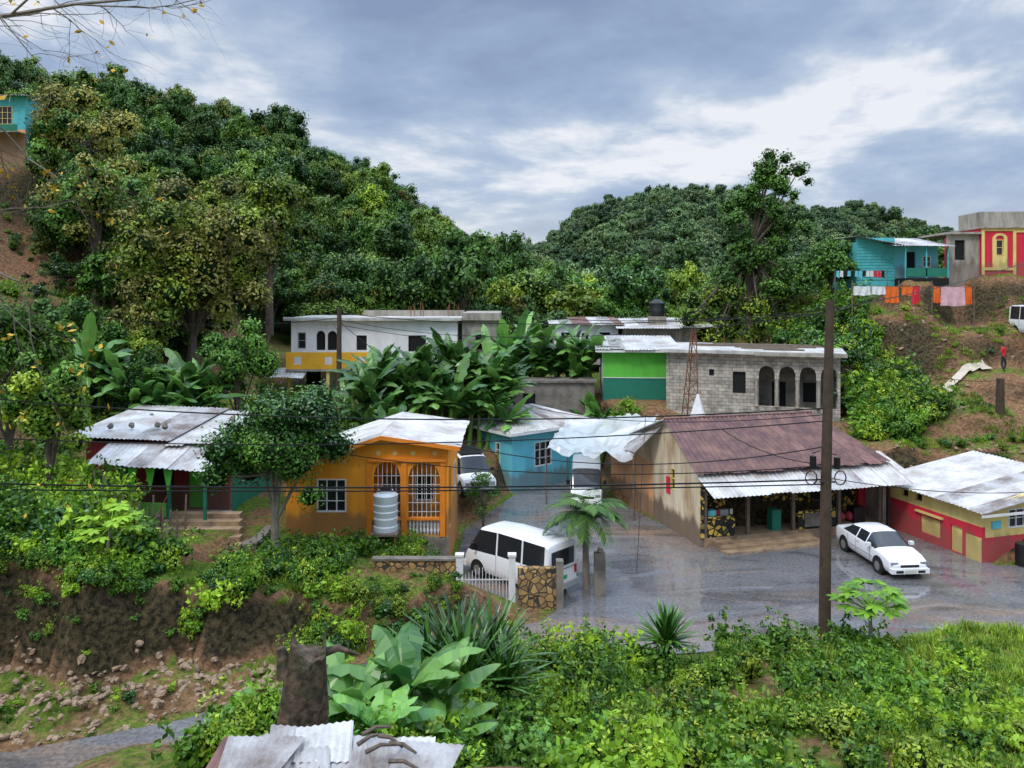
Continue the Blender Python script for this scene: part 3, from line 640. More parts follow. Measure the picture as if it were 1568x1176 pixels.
corr(H['roof'],(-.35,-.4,2.68),(-.35,5.5,2.68),(3.75,5.5,4.05),(3.75,-.4,4.05),[M_W,SLAB]); corr(H['roof'],(W+.5,-.4,3.62),(W+.5,5.5,3.62),(3.75,5.5,4.05),(3.75,-.4,4.05),[M_W])
H['fascia'].col(None,-.35,3.75,-.43,-.38,2.52,3.89,2.68,4.05,ORANGED); H['fascia'].col(None,3.75,W+.5,-.43,-.38,3.89,3.46,4.05,3.62,ORANGED); H.done()
H=House('water_tank',(-4.75,29.0,1.5)); b=H['tank_body']; b.tube([(0,0,.6),(0,0,.62),(0,0,.8),(0,0,.84),(0,0,1.1),(0,0,1.15),(0,0,1.35),(0,0,1.39),(0,0,1.6),(0,0,1.65),(0,0,1.95),(0,0,2.05),(0,0,2.12)],[.42,.46,.46,.43,.46,.43,.46,.43,.46,.43,.46,.3,.28],TANKB,20); b.cyl((0,0,2.12),(0,0,2.2),.22,BLACK,16)
for sx in(-1,1):
    for sy in (-1,1): H['stand'].box(sx*.42-.03,sx*.42+.03,sy*.42-.03,sy*.42+.03,-.4,.52,RUST)
H['stand'].box(-.5,.5,-.5,.5,.522,.6,WOOD); H.done(30)
H=House('red_green_house',(-17.3,31.3,2.3),-4)
wall(H,FR(0,0),6,-1,2.7,DRED,[(1.2,2.1,.1,2.1,'d',DGREEN),(2.7,3.7,.9,2.0,'k'),(4.3,5.1,.1,2.1,'d',GREEN)]); wall(H,RT(6,.18),5,-1,2.9,DGREEN,[(1,2,.9,1.9,'w')]); wall(H,LF(0,.18),5,-1,2.7,DRED); wall(H,BK(0,5.36),6,-1,3,CONC)
corr(H['roof'],(-.8,-.1,2.95),(3.6,-.1,2.8),(3.6,5.3,3.3),(-.8,5.3,3.4),[M_W,M_G,M_W,M_W],jit=.3); corr(H['roof'],(3.5,-.3,2.7),(6.6,-.2,2.75),(6.6,5.3,3.1),(3.5,5.3,3.2),[M_W,M_G,M_W],jit=.3); corr(H['porch_roof'],(1.2,-1.9,2.25),(6.0,-1.9,2.1),(6.2,-.05,2.6),(1.0,-.05,2.7),[M_G,M_W,M_W],jit=.25)
for x in (1.4,2.9,4.4,5.8): H['porch_posts'].box(x-.05,x+.05,-1.75,-1.65,-.5,2.2,DGREEN)
H['porch_floor'].box(1,6.1,-1.9,-.01,-1.2,.05,CONC)
for x0,x1,c in ((1.5,2.8,RED),(3.0,4.3,GREEN)): H['porch_rail'].box(x0,x1,-1.74,-1.68,.2,.75,c)
for x,c in ((2.8,GREEN),(3.5,GREEN),(4.2,GREEN)): H['banners'].add([(x,-1.8,2.1),(x+.4,-1.8,2.1),(x+.2,-1.8,1.1)],[(0,1,2)],c)
for k in range(6): H['roof_weights'].ball((random.uniform(0,5),random.uniform(.5,4),3.2),.13,CONCD,6,4,jit=.2)
H.done()
m=MB()
for i in range(8): m.box(-13.2+.0,-10.4+.14*i,29.8-.4*i-.4,29.8-.4*i,.8,2.6-.17*i,STEP)
m.box(-10.1,-9.3,28,30.4,.8,1.9,CONCD); m.box(-10.6,-10.1,27.2,27.8,.8,1.8,CONCD); m.box(-13.6,-13.25,26.6,29.9,.8,2.65,CONCD)
m.tube([(-13.1,29.6,3.5),(-12.9,26.8,2.3)],[.02,.02],RUST,5)
for k in range(4): y=29.5-.85*k; m.tube([(-13.05,y,2.4-.37*k),(-13.05,y,3.5-.37*k)],[.018,.018],RUST,5)
m.obj('concrete_steps')
m=MB()
for k in range(13): x=-14.2+k*.28; y=26.2-.06*k; m.tube([(x,y,tz(x,y)-.3),(x+random.uniform(-.08,.08),y,tz(x,y)+random.uniform(1.1,1.9))],[.04,.03],WOOD,5)
m.tube([(-14.3,26.2,3.9),(-10.8,25.5,2.9)],[.02,.02],WOOD,5); m.obj('stick_fence')
H=House('blue_house',(0,42.6,0),38)
wall(H,FR(0,0),6.2,-.3,3.4,BLUE,[(1.6,2.9,1.2,2.6,'w'),(4.2,5,.1,2.1,'d',TEAL)]); wall(H,LF(0,.18),6.4,-.3,3.4,BLUE,[(.9,1.3,1.3,2.6,'w'),(2.2,3,.1,2.3,'d',WHITEC),(3.9,4.5,1.3,2.6,'w')]); wall(H,RT(6.2,.18),6.4,-.3,3.4,BLUE); wall(H,BK(0,6.76),6.2,-.3,3.4,BLUE)
c=(2.0,3.4,4.15); c2=(4.2,3.4,4.15); e=.45
corr(H['roof'],(-e,-e,3.35),(6.2+e,-e,3.35),c2,c,[M_W,M_G,M_W]); corr(H['roof'],(-e,6.7+e,3.35),(-e,-e,3.35),c,(2.0,3.41,4.15),[M_W,M_G]); corr(H['roof'],(6.2+e,-e,3.35),(6.2+e,6.7+e,3.35),(4.2,3.41,4.15),c2,[M_W]); corr(H['roof'],(-e,6.7+e,3.35),(6.2+e,6.7+e,3.35),c2,c,[M_W])
H['fascia'].box(-e,6.2+e,-e-.03,-e,3.2,3.36,WHITEC); H['fascia'].box(-e-.03,-e,-e,6.7+e,3.2,3.36,WHITEC); H.done()
H=House('concrete_outbuilding',(-.3,49.5,2.2),0); wall(H,FR(0,0),5.6,0,3.1,CONCD,[(1,1.8,1.4,2.4,'k')]); wall(H,LF(0,.18),1.8,0,3.1,CONCD); wall(H,RT(5.6,.18),1.8,0,3.1,CONCD); wall(H,BK(0,2.16),5.6,0,3.1,CONCD); H['roof'].box(-.15,5.75,-.15,2.0,3.102,3.25,CONCD); H.done()
H=House('white_two_storey_house',(-14.9,52,4.2),0)
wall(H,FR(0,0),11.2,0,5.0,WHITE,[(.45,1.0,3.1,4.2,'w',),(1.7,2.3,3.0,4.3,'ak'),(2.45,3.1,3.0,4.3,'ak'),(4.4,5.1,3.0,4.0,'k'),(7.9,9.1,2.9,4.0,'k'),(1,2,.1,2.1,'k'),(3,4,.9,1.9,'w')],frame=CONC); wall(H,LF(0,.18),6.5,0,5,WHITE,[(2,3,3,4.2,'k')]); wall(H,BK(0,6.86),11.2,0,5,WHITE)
wall(H,RT(11.2,.18),6.5,0,5,WHITE,[(1,2,3,4.1,'k')])
H['roof_slab'].box(-.4,11.5,-.5,7.2,5.004,5.17,SLAB); H['roof_slab'].box(-.4,11.5,-.5,-.42,5.172,5.24,WHITEC)
wall(H,FR(11.5,.6),2.3,0,5.0,CONC,[(.9,1.7,3,4.1,'k')]); wall(H,RT(13.8,.78),5.5,0,5.0,CONC,[(2,3,3,4,'k')]); H['roof_slab'].box(11.504,14.1,.3,7,5.004,5.5,CONC)
H['parapet'].box(4,11.4,4.5,4.7,5.172,5.6,CONC)
for k in range(14): x=random.uniform(6,11.3); y=random.uniform(3,6); H['rebar'].box(x-.02,x+.02,y,y+.04,5.17,random.uniform(5.8,6.4),RUST)
H['balcony'].box(.2,5.6,-1.9,-.005,1.75,1.9,CONC); wall(H,FR(.2,-1.9),5.4,1.902,3.0,BALC,[(.5,1.0,2.2,2.7,'o'),(2.5,3.0,2.2,2.7,'o'),(4.7,5.1,2.2,2.7,'o')],t=.12,part='balcony_parapet')
for x in (.3,2.8,5.3): H['balcony_columns'].box(x,x+.2,-1.8,-1.6,0,1.748,YELLOW)
wall(H,FR(5.6,-1.2),1.3,0,1.7,RED,[(.4,.9,.5,1.2,'w')],part='annex',frame=YELLOW); corr(H['annex_roof'],(-1.2,-2.7,1.5),(1.5,-2.7,1.4),(1.5,-1,1.9),(-1.2,-1,1.9),[M_W]); H.done()
H=House('green_house',(5.9,50,4.0),-4)
wall(H,FR(0,0),4.4,1.6,3.4,GREEN,[],part='upper_walls'); wall(H,FR(0,0),4.4,-.4,1.55,DGREEN,[]); H['band'].box(-.02,4.42,-.04,.15,1.552,1.598,WHITEC)
wall(H,LF(0,.18),5,-.4,3.4,WHITE,[(1,1.8,1.2,2.4,'w')]); wall(H,RT(4.4,.18),5,-.4,3.4,GREEN)
corr(H['roof'],(-.5,-.6,3.45),(5,-.6,3.4),(5,5.5,4.0),(-.5,5.5,4.0),[M_G,M_W,M_W],jit=.25); H['roof_beam'].box(-.5,5,-.55,-.45,3.25,3.38,WHITEC); H.done()
H=House('unfinished_block_house',(9.6,48,3.4),-20)
ops=[(4.0,4.75,1.6,2.9,'k'),(2.6,2.9,2.6,3.0,'k')]+[(5.5+i*1.15,6.4+i*1.15,.9,3.3,'a') for i in range(4)]
wall(H,FR(0,0),10,-.6,4.0,BLOCK,ops); wall(H,LF(0,.18),6,-.6,4.0,BLOCK,[(2,3,1.6,2.9,'k')]); wall(H,RT(10,.18),6,-.6,4.0,BLOCK,[(.5,1.5,.9,3.2,'a')]); wall(H,BK(0,6.36),10,-.6,4.0,BLOCK)
wall(H,FR(5.2,1.8),4.6,0,3.9,CONCD,[(1,1.8,.1,2.2,'k'),(2.8,3.8,1,2.2,'k')],part='inner_wall'); H['floor'].box(.2,9.8,.2,6.1,-.1,.05,CONC)
for i in range(4): x=5.37+i*1.15; H['columns'].tube([(x,-.12,.9),(x,-.12,1.0),(x,-.12,2.4),(x,-.12,2.55)],[.13,.09,.09,.13],CONC,10)
H['roof_slab'].box(-.35,10.3,-.6,6.8,4.004,4.2,SLAB); H['roof_slab'].box(5.3,10.35,-.66,-.605,3.95,4.16,CONC)
for k in range(6): H['roof_timber'].box(random.uniform(0,6),random.uniform(7,10),.5+k*.9,.6+k*.9,4.204,4.3,WOOD)
for k in range(10): H['rebar'].box(k,k+.03,6.2,6.23,4.204,random.uniform(4.5,5.0),RUST)
H.done()
H=House('rear_white_house',(3.2,58,5.5),0); wall(H,FR(0,0),4.8,0,3.2,WHITE,[(.5,1.2,1.5,2.6,'k'),(2,2.6,1.5,2.6,'w'),(3.4,4.2,1.5,2.6,'k')]); wall(H,LF(0,.18),5,0,3.2,CONC); wall(H,RT(4.8,.18),5,0,3.2,CONC); corr(H['roof'],(-.4,-.4,3.2),(5.2,-.4,3.2),(5.2,5.4,3.6),(-.4,5.4,3.6),[M_W,M_G,M_R2],jit=.3); H.done()
H=House('rear_long_house',(8.3,57,5.6),0); wall(H,FR(0,0),6.2,0,2.9,CONC,[(1,2,1.2,2.2,'k')]); wall(H,RT(6.2,.18),5,0,2.9,CONC); wall(H,LF(0,.18),5,0,2.9,CONC); corr(H['roof'],(-.6,-.8,2.85),(6.6,-.8,2.95),(6.6,5.4,3.5),(-.6,5.4,3.4),[M_W,M_W,M_G],jit=.3); H.done()
m=MB(); m.tube([(0,0,0),(0,0,.1),(0,0,.5),(0,0,.55),(0,0,1.0),(0,0,1.2),(0,0,1.3)],[.55,.6,.6,.57,.6,.35,.2],BLACK,18); m.box(-.6,.6,-.6,.6,-.9,0,CONC); m.obj('black_water_tank',loc=(11,58.5,9.3),smooth=40)
# ---- shop
H=House('village_shop',(8.15,33.4,0),15); W=9.6; D=8.2; PK_=2.9
gz=lambda s:3.3+(5.1-3.3)*s/PK_ if s<PK_ else 5.1-(s-PK_)*.36
wall(H,LF(0,0),D,-.2,gz,BEIGE,[(2.3,2.75,1.9,2.9,'w')],brk=[PK_],frame=YELLOW)
H['shutter'].box(2.8,3.2,-.03,-.002,1.6,2.4,RED,LF(0,0))
H['end_panel'].box(4.6,D,-.012,-.002,-.1,2.7,SALMON,LF(0,0))
wall(H,LF(-.02,D+.02),1.8,-.2,2.9,SALMON,[]); 
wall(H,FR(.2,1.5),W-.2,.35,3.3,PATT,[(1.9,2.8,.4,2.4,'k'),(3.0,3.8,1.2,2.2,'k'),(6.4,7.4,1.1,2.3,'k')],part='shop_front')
wall(H,RT(W,0),D,-.2,3.3,CONC); wall(H,BK(0,D),W,-.2,3.3,CONC)
H['porch_floor'].box(.19,W-.1,-.05,1.49,-.1,.38,STEP)
for i in range(3): H['steps'].box(.6,5.4,-.44-.38*i,-.06-.38*i,-.1,.29-.10*i,STEP)
for x in (.2,2.3,4.6,7.0,9.2): H['porch_posts'].box(x,x+.14,.0,.14,.38,2.85,WOOD)
H['counter'].box(.36,1.7,0,.16,.38,1.25,PATT); H['counter'].box(4.9,6.9,0,.16,.38,1.2,PATT); H['counter'].box(.02,.19,-.04,-.003,.38,2.7,PATT)
rx=W-1.9
corr(H['roof_front'],(-.25,-.15,3.22),(W+.1,-.15,3.22),(rx,PK_,5.12),(-.3,PK_,5.12),[M_R,M_R,M_R2,M_R,M_W,M_R,M_R],panel=.6,jit=.12)
corr(H['roof_end'],(W+.1,-.15,3.22),(W+.6,D,3.1),(rx,PK_+.05,5.12),(rx,PK_,5.12),[M_R,M_R2])
corr(H['roof_back'],(W,D+.4,3.1),(-.4,D+.4,3.1),(-.3,PK_,5.12),(rx,PK_,5.12),[M_W,M_G,M_R2])
corr(H['lean_to_roof'],(-1.2,4.2,3.35),(-1.0,D+2,2.9),(1.8,D+1,3.9),(.2,3.4,5.0),[M_W,M_W,M_G])
corr(H['awning'],(-.1,-1.35,2.5),(W+.3,-1.25,2.45),(W+.2,.15,3.12),(-.15,.15,3.14),[M_W,M_W,M_G],panel=1.2,jit=.16)
H['ridge_cap'].tube([(-.3,PK_,5.15),(rx,PK_,5.15)],[.06,.06],M_R2,6)
H['ridge_finial'].tube([(2.4,4.6,4.7),(2.4,4.6,5.5),(2.4,4.6,6.0)],[.45,.2,.05],WHITEC,6)
s_=H['stock']; s_.box(3.7,4.15,.2,.6,.38,1.3,DGREEN); s_.box(.7,1.6,.25,.6,.38,.9,BLACK); s_.box(.5,.9,.2,.5,1.26,1.5,BLUE); s_.box(1.1,1.5,.2,.4,.95,1.5,GREYP)
for k in range(5): a=6+.5*k; s_.ball((a,.5,.65),.22,random.choice([BLACK,BLUE,CONC,RED]),8,6)
for k in range(6): s_.box(.5+k*.22,.62+k*.22,.22,.3,1.27,1.5,random.choice([RED,BLUE,WHITEC,YELLOW]))
s_.box(5.2,6.4,-.06,-.01,.5,1.1,CONCD); s_.box(8.0,8.6,.2,.7,.38,1.1,BLACK)
for k in range(9): s_.box(2+k*.75,2.2+k*.75,1.38,1.48,2.45,2.75,random.choice([RED,BLUE,WHITEC,YELLOW,GREEN]))
H.done()
m=MB(); n1=40;n2=26; A=Vector((1.8,40.3,2.9));B=Vector((5.9,37.4,3.15));Cc=Vector((7.6,39.8,4.75));Dd=Vector((3.2,44.5,3.7)); V=[]
for i in range(n1+1):
    for j in range(n2+1):
        u=i/n1;v=j/n2; p=A.lerp(B,u).lerp(Dd.lerp(Cc,u),v); p.z+=-.45*math.sin(math.pi*u)*math.sin(math.pi*v)+.3*noise.noise(Vector((u*5,v*4,0)))+.25*abs(noise.noise(Vector((u*11,v*7,3))))-(.3*abs(math.sin(u*9)) if j==0 else 0); p.x+=.2*noise.noise(Vector((v*7,0,u*2)))*(i==0); V.append(p)
def tarpm():
    m,t,o=nt('plastic_tarp'); b=N(t,'ShaderNodeBsdfPrincipled'); b.inputs['Base Color'].default_value=(.68,.71,.71,1); b.inputs['Roughness'].default_value=.22
    tr=N(t,'ShaderNodeBsdfTransparent'); mx=N(t,'ShaderNodeMixShader'); mx.inputs[0].default_value=.4; t.links.new(b.outputs[0],mx.inputs[1]); t.links.new(tr.outputs[0],mx.inputs[2]); t.links.new(mx.outputs[0],o.inputs[0]); return m
m.add(V,[(i*(n2+1)+j,i*(n2+1)+j+1,(i+1)*(n2+1)+j+1,(i+1)*(n2+1)+j) for i in range(n1) for j in range(n2)],tarpm())
for p in (A,B,Dd): m.tube([(p.x,p.y,-.1),(p.x,p.y,p.z)],[.05,.04],WOOD,6)
m.obj('plastic_tarp_shelter',smooth=50)
H=House('red_yellow_shop',(19.2,31.5,0),16); LL=5.0; M=LF(0,0)
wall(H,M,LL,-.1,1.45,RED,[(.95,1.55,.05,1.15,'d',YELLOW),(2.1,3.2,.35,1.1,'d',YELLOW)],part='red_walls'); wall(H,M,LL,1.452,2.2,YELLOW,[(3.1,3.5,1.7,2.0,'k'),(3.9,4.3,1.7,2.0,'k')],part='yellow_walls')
H['yellow_panels'].box(0,.75,-.02,-.003,0,1.0,YELLOW,M); H['sill'].box(1.9,3.4,-.12,-.003,1.22,1.3,YELLOW,M)
wall(H,FR(0.18,0),5,-.1,1.0,RED,part='red_walls'); z2=lambda s:2.2+s*.2; wall(H,FR(.18,0),5,1.002,z2,YELLOW,[(1.2,2.1,1.3,2.1,'w')],part='yellow_walls'); H['sign'].box(.5,.95,-.05,-.003,1.35,1.65,BLUE)
wall(H,BK(0,LL+.18),5.2,-.1,2.2,CONC)
corr(H['roof'],(-.55,LL+.6,2.25),(-.45,-.5,2.15),(5.5,-.5,3.1),(5.5,LL+.6,3.2),[M_W,M_W,M_W,M_G]); H['fascia'].box(-.5,5.2,-.5,-.46,2.0,2.1,WHITEC); H.done()
H=House('small_red_shed',(16.6,36.9,0),5); wall(H,FR(0,0),2.2,-.1,2.1,RED,[(.6,1.4,.1,1.9,'k')]); corr(H['roof'],(-.4,-.5,2.2),(2.8,-.5,2.1),(2.8,3,2.8),(-.4,3,2.8),[M_G,M_R2,M_W]); wall(H,LF(0,.18),2.5,-.1,2.1,RED); H.done()
m=MB(); m.tube([(0,0,0),(0,0,.3),(0,0,.32),(0,0,.6),(0,0,.62),(0,0,.9)],[.29,.29,.3,.29,.3,.29],BLACK,16); m.obj('black_barrel',loc=(20.7,31.2,0),smooth=40)
H=House('teal_hill_house',(24.6,55,12.1),0); wall(H,FR(0,0),2.7,-.8,2.9,TEAL,part='siding'); 
for k in range(14): H['siding'].box(0,2.7,-.035,-.003,-.1+k*.21,.06+k*.21,TEAL)
wall(H,FR(2.7,0),3.1,-.8,2.3,BLUE,[(.8,1.5,.1,1.9,'k'),(2,2.6,.8,1.6,'w')]); wall(H,LF(0,.18),4,-.8,2.6,TEAL); H['porch'].box(2.7,5.8,-1.4,-.01,-.9,0,DARK); H['porch'].box(2.8,5.7,-1.4,-1.34,.1,.7,DGREEN)
for x in (2.75,4.2,5.7): H['porch'].box(x,x+.08,-1.4,-1.32,0.002,2.2,TEAL)
corr(H['roof'],(-.2,-.5,3.0),(2.9,-1.6,2.2),(2.9,4,2.9),(-.2,4,3.1),[M_G]); corr(H['roof'],(2.0,-1.6,2.25),(6.1,-1.6,2.2),(6.0,3.5,3.1),(1.2,3.5,3.1),[M_W,M_G]); H.done()
H=House('red_yellow_hill_house',(30.8,54.5,12.2),-3); wall(H,FR(0,0),2.2,-1,3.0,CONC,[(.5,1.2,1.2,2.6,'k')]); H['roof'].box(-.2,2.3,-.3,4,3.004,3.15,CONC)
wall(H,FR(2.2,-.3),6,-1,3.4,RED,[(.95,1.45,1.5,2.6,'w'),(3.2,3.9,.1,2.1,'k')],frame=YELLOW); wall(H,LF(2.2,-.12),5,-1,3.4,RED)
b=H['yellow_trim']; fm=FR(2.2,-.3)
for x0,x1 in ((-.03,.16),(2.1,2.3),(4.3,4.5)): b.box(x0,x1,-.06,-.003,-1,3.4,YELLOW,fm)
b.box(.16,2.1,-.06,-.003,.45,.65,YELLOW,fm); b.box(2.3,4.3,-.06,-.003,3.1,3.4,YELLOW,fm); b.box(.16,2.1,-.06,-.003,3.2,3.4,YELLOW,fm)
b.box(.7,.93,-.05,-.003,.65,2.75,YELLOW,fm); b.box(1.47,1.7,-.05,-.003,.65,2.75,YELLOW,fm); b.box(.93,1.47,-.05,-.003,.65,1.47,YELLOW,fm)
for k in range(10):
    a0=math.pi*k/10;a1=math.pi*(k+1)/10; P_=[(1.2+r*math.cos(a),-.055,2.7+r*.7*math.sin(a)) for r,a in ((.27,a0),(.5,a0),(.5,a1),(.27,a1))]; b.add(P_,[(0,1,2,3)],YELLOW,fm)
H['upper_block'].box(2.8,8,1,4,3.502,4.7,CONC); H['roof'].box(2.1,8.3,-.5,5,3.404,3.5,CONC); H.done()
H=House('hilltop_teal_house',(-42.5,60,22.5),0); wall(H,FR(0,0),4.6,-2,1.3,SALMON,part='lower_walls'); wall(H,FR(0,0),4.6,1.304,3.9,TEAL,[(.6,1.6,1.8,3,'w'),(2.4,3.6,1.7,3.1,'w')],frame=YELLOW); wall(H,RT(4.6,.18),4,-2,3.9,TEAL); corr(H['roof'],(-.4,-.6,3.9),(5,-.6,3.8),(5,4.5,4.6),(-.4,4.5,4.6),[M_G]); H['rail'].box(0,4.6,-1,-.95,1.0,1.5,DGREEN); H['rail'].box(0,4.6,-1,-.01,.9,.99,CONC); H.done()
H=House('clothes_line',(22.6,51.2,0)); OR=mat('cloth_orange',(.85,.16,.02),bump=0); WH=mat('cloth_white',(.8,.8,.8),bump=0); PK=mat('cloth_pink',(.75,.45,.5),bump=0)
for x in (0,3.1,5.3,8.1): z0=tz(22.6+x,51.2); H['posts'].tube([(x,0,z0-.2),(x,0,11.9)],[.04,.03],WOOD,5)
H['line'].tube([(0,0,11.55),(3.1,0,11.5),(5.3,0,11.5),(8.1,0,11.45)],[.012]*4,BLACK,4)
def cloth(x0,w,h,mt):
    V=[];F=[]
    for i in range(9):
        for j in range(5): V.append((x0+w*i/8,.07*math.sin(i*1.9+j*.4)*(j/4),11.5-h*j/4+.02*math.sin(i)))
    for i in range(8):
        for j in range(4): F.append((i*5+j,i*5+j+1,(i+1)*5+j+1,(i+1)*5+j))
    H['laundry'].add(V,F,mt)
for q in ((0.1,1.1,.6,WH),(1.3,.9,.55,WH),(2.2,.9,1.1,OR),(3.3,.9,.6,OR),(4.0,.5,1.2,RED),(5.4,.45,1.1,OR),(5.9,1.6,1.3,PK),(7.55,.4,1.2,OR)): cloth(*q)
H.done()
H=House('clothes_line',(22.3,53.2,0)); 
for k in range(13): 
    x0=.1+k*.26; V=[(x0,0,12.6),(x0+.2,0,12.6),(x0+.22,.03,12.6-random.uniform(.35,.55)),(x0-.02,.03,12.2)]; H['laundry'].add(V,[(0,1,2,3)],random.choice([BLACK,RED,BLUE,DARK,WH]))
H['line'].tube([(0,0,12.62),(3.6,0,12.62)],[.012]*2,BLACK,4); H['posts'].tube([(0,0,9),(0,0,12.7)],[.04,.03],WOOD,5); H['posts'].tube([(3.6,0,9),(3.6,0,12.7)],[.04,.03],WOOD,5); H.done()
m=MB(); m.box(-4.9,-1.95,27.15,27.4,-.3,1.6,STONE); m.box(-4.95,-1.9,27.1,27.45,1.602,1.67,CONCD); m.obj('stone_garden_wall')
m=MB(); m.box(.2,1.55,26.95,27.2,-.3,1.4,STONE); m.box(1.552,1.8,26.9,27.25,-.3,1.65,CONCD); m.obj('stone_garden_wall')
m=MB(); m.box(3.0,3.4,28.0,28.3,-.2,1.55,CONCD); m.tube([(3.2,28.15,1.55),(3.25,28.2,1.7)],[.12,.1],CONCD,8); m.obj('gate_pillar')
H=House('white_gate',(-1.85,27.2,0)); 
for x in (0,1.85): H['posts'].box(x-.12,x+.12,-.12,.12,-.2,1.75,WHITEC); H['posts'].box(x-.15,x+.15,-.15,.15,1.752,1.83,WHITEC)
for k in range(13): H['bars'].box(.2+k*.12,.22+k*.12,-.01,.01,.15,1.1+.25*math.sin(k/12*math.pi),WHITEC)
H['bars'].box(.13,1.7,-.02,-.011,.2,.24,WHITEC); H['bars'].box(.13,1.7,-.02,-.011,.9,.94,WHITEC); H.done()
m=MB(); m.box(-8.9,-4.905,26.6,26.8,-.3,1.1,CONCD); m.obj('retaining_wall')
m=MB(); V=[];F=[]; pn=46
for i in range(pn+1):
    u=i/pn; x=float(np.interp(u,[0,.3,.65,1],[23.4,24.6,26.4,29.4])); y=float(np.interp(u,[0,.3,.65,1],[42.8,44.6,46.6,47.6]))+.15*math.sin(u*9)
    for s in (-.5,-.17,.17,.5):
        a=x+s*.35; b=y-s*.5; V.append((a,b,tz(a,b)+.2+rg(a,b)*.7))
for i in range(pn):
    for j in range(3): F.append((4*i+j,4*i+j+1,4*i+j+5,4*i+j+4))
m.add(V,F,PATH); m.obj('footpath')
# ------------------------------------------------------------------ poles / wires
H=House('utility_pole',(9.85,24.3,0)); H['pole'].tube([(0,0,-.5),(.05,0,5),(.18,0,10.8)],[.19,.165,.13],POLE,12); H['crossarm'].tube([(.1,0,10.4),(.75,0,10.55)],[.02,.02],BLACK,6)
b=H['fittings']
for dx,dz in ((-.38,5.55),(.38,5.5)): b.cyl((dx,-.05,dz),(dx,-.05,dz+.35),.1,BLACK,10); b.tube([(dx*.4,0,dz+.5),(dx,0,dz+.42)],[.02,.02],BLACK,5)
for dx in (-.42,.5):
    for k in range(2): 
        pts=[(dx+.18*math.cos(a),-.02*k,5.2+.22*math.sin(a)) for a in [2*math.pi*i/12 for i in range(13)]]; b.tube(pts,[.018]*13,BLACK,4,False)
b.tube([(-.2,-.12,5.1),(.3,-.12,5.1)],[.03,.03],BLACK,5); H.done()
def pole(x,y,z0,z1,r): m=MB(); m.tube([(0,0,-.5),(0,0,(z1-z0)/2),(.02,0,z1-z0)],[r*1.2,r,r*.85],POLE,10); m.obj('utility_pole',loc=(x,y,z0))
pole(-10.1,45,3.5,10.2,.15); pole(26.6,42,3.6,6.4,.22)
def wire(a,b,sag,r=.016):
    pts=[];a=Vector(a);b=Vector(b)
    for i in range(25): u=i/24; p=a.lerp(b,u); p.z-=sag*4*u*(1-u); pts.append(p)
    m=MB(); m.tube(pts,[r*1.35]*25,BLACK,4,False); m.obj('power_line')
PX,PY=9.95,24.3
wire((-18,23,5.4),(PX,PY,5.15),.22,.022); wire((-18,23,5.2),(PX,PY,5.0),.15,.018)
wire((-18,25,7.7),(PX,PY,7.4),.55,.02); wire((-25,40,10.2),(-10.1,45,9.6),.6,.02); wire((-10.1,45,9.9),(PX,PY,10.4),.5,.016)
wire((-12,31,5.6),(PX,PY,5.6),.9,.015); wire((0.4,50,9.7),(PX,PY,10.5),.4,.018); wire((PX,PY,10.5),(40,52,15.5),.6,.016); wire((PX,PY,5.6),(9.3,34,5.0),.3,.014); wire((PX,PY,6.2),(-2.4,30,5.2),.7,.015)
wire((5.2,30,6.3),(4.4,27.2,1.2),.0,.01); wire((PX,PY,8.0),(19,46,7.0),.4,.014); wire((-18,24,6.6),(PX,PY,7.0),.5,.016); wire((PX,PY,5.2),(21,31.5,2.9),.2,.013); wire((PX,PY,10.4),(-10.1,45,9.5),.9,.014)
wire((-10.1,45,9.4),(-2,43,4.4),.4,.014); wire((-10.1,45,9.2),(7,50,7.6),.5,.016); wire((PX,PY,7.2),(1.5,46,4.2),.5,.014); wire((-10.1,45,9.0),(-12,52,9),.2,.014); wire((PX,PY,9.6),(26.6,42,6.3),.5,.014); wire((-14,31.5,5.0),(-4,30,5.3),.3,.014)
H=House('lattice_mast',(9.9,43.5,2.3)); b=H['lattice']; h=6.8
L4=[(-.6,-.3),(.6,-.3),(0,.5)]
for i,(x,y) in enumerate(L4): b.tube([(x,y,0),(x*.2+.35,y*.2,h)],[.04,.03],RUST,5)
for k in range(9):
    u=k/9;v=(k+1)/9
    for i in range(3):
        a=L4[i];c=L4[(i+1)%3]; f=lambda p,u:(p[0]*(1-.8*u)+.35*u,p[1]*(1-.8*u),h*u); b.tube([f(a,u),f(c,v)],[.022]*2,RUST,4,False); b.tube([f(a,v),f(c,v)],[.022]*2,RUST,4,False)
H.done()
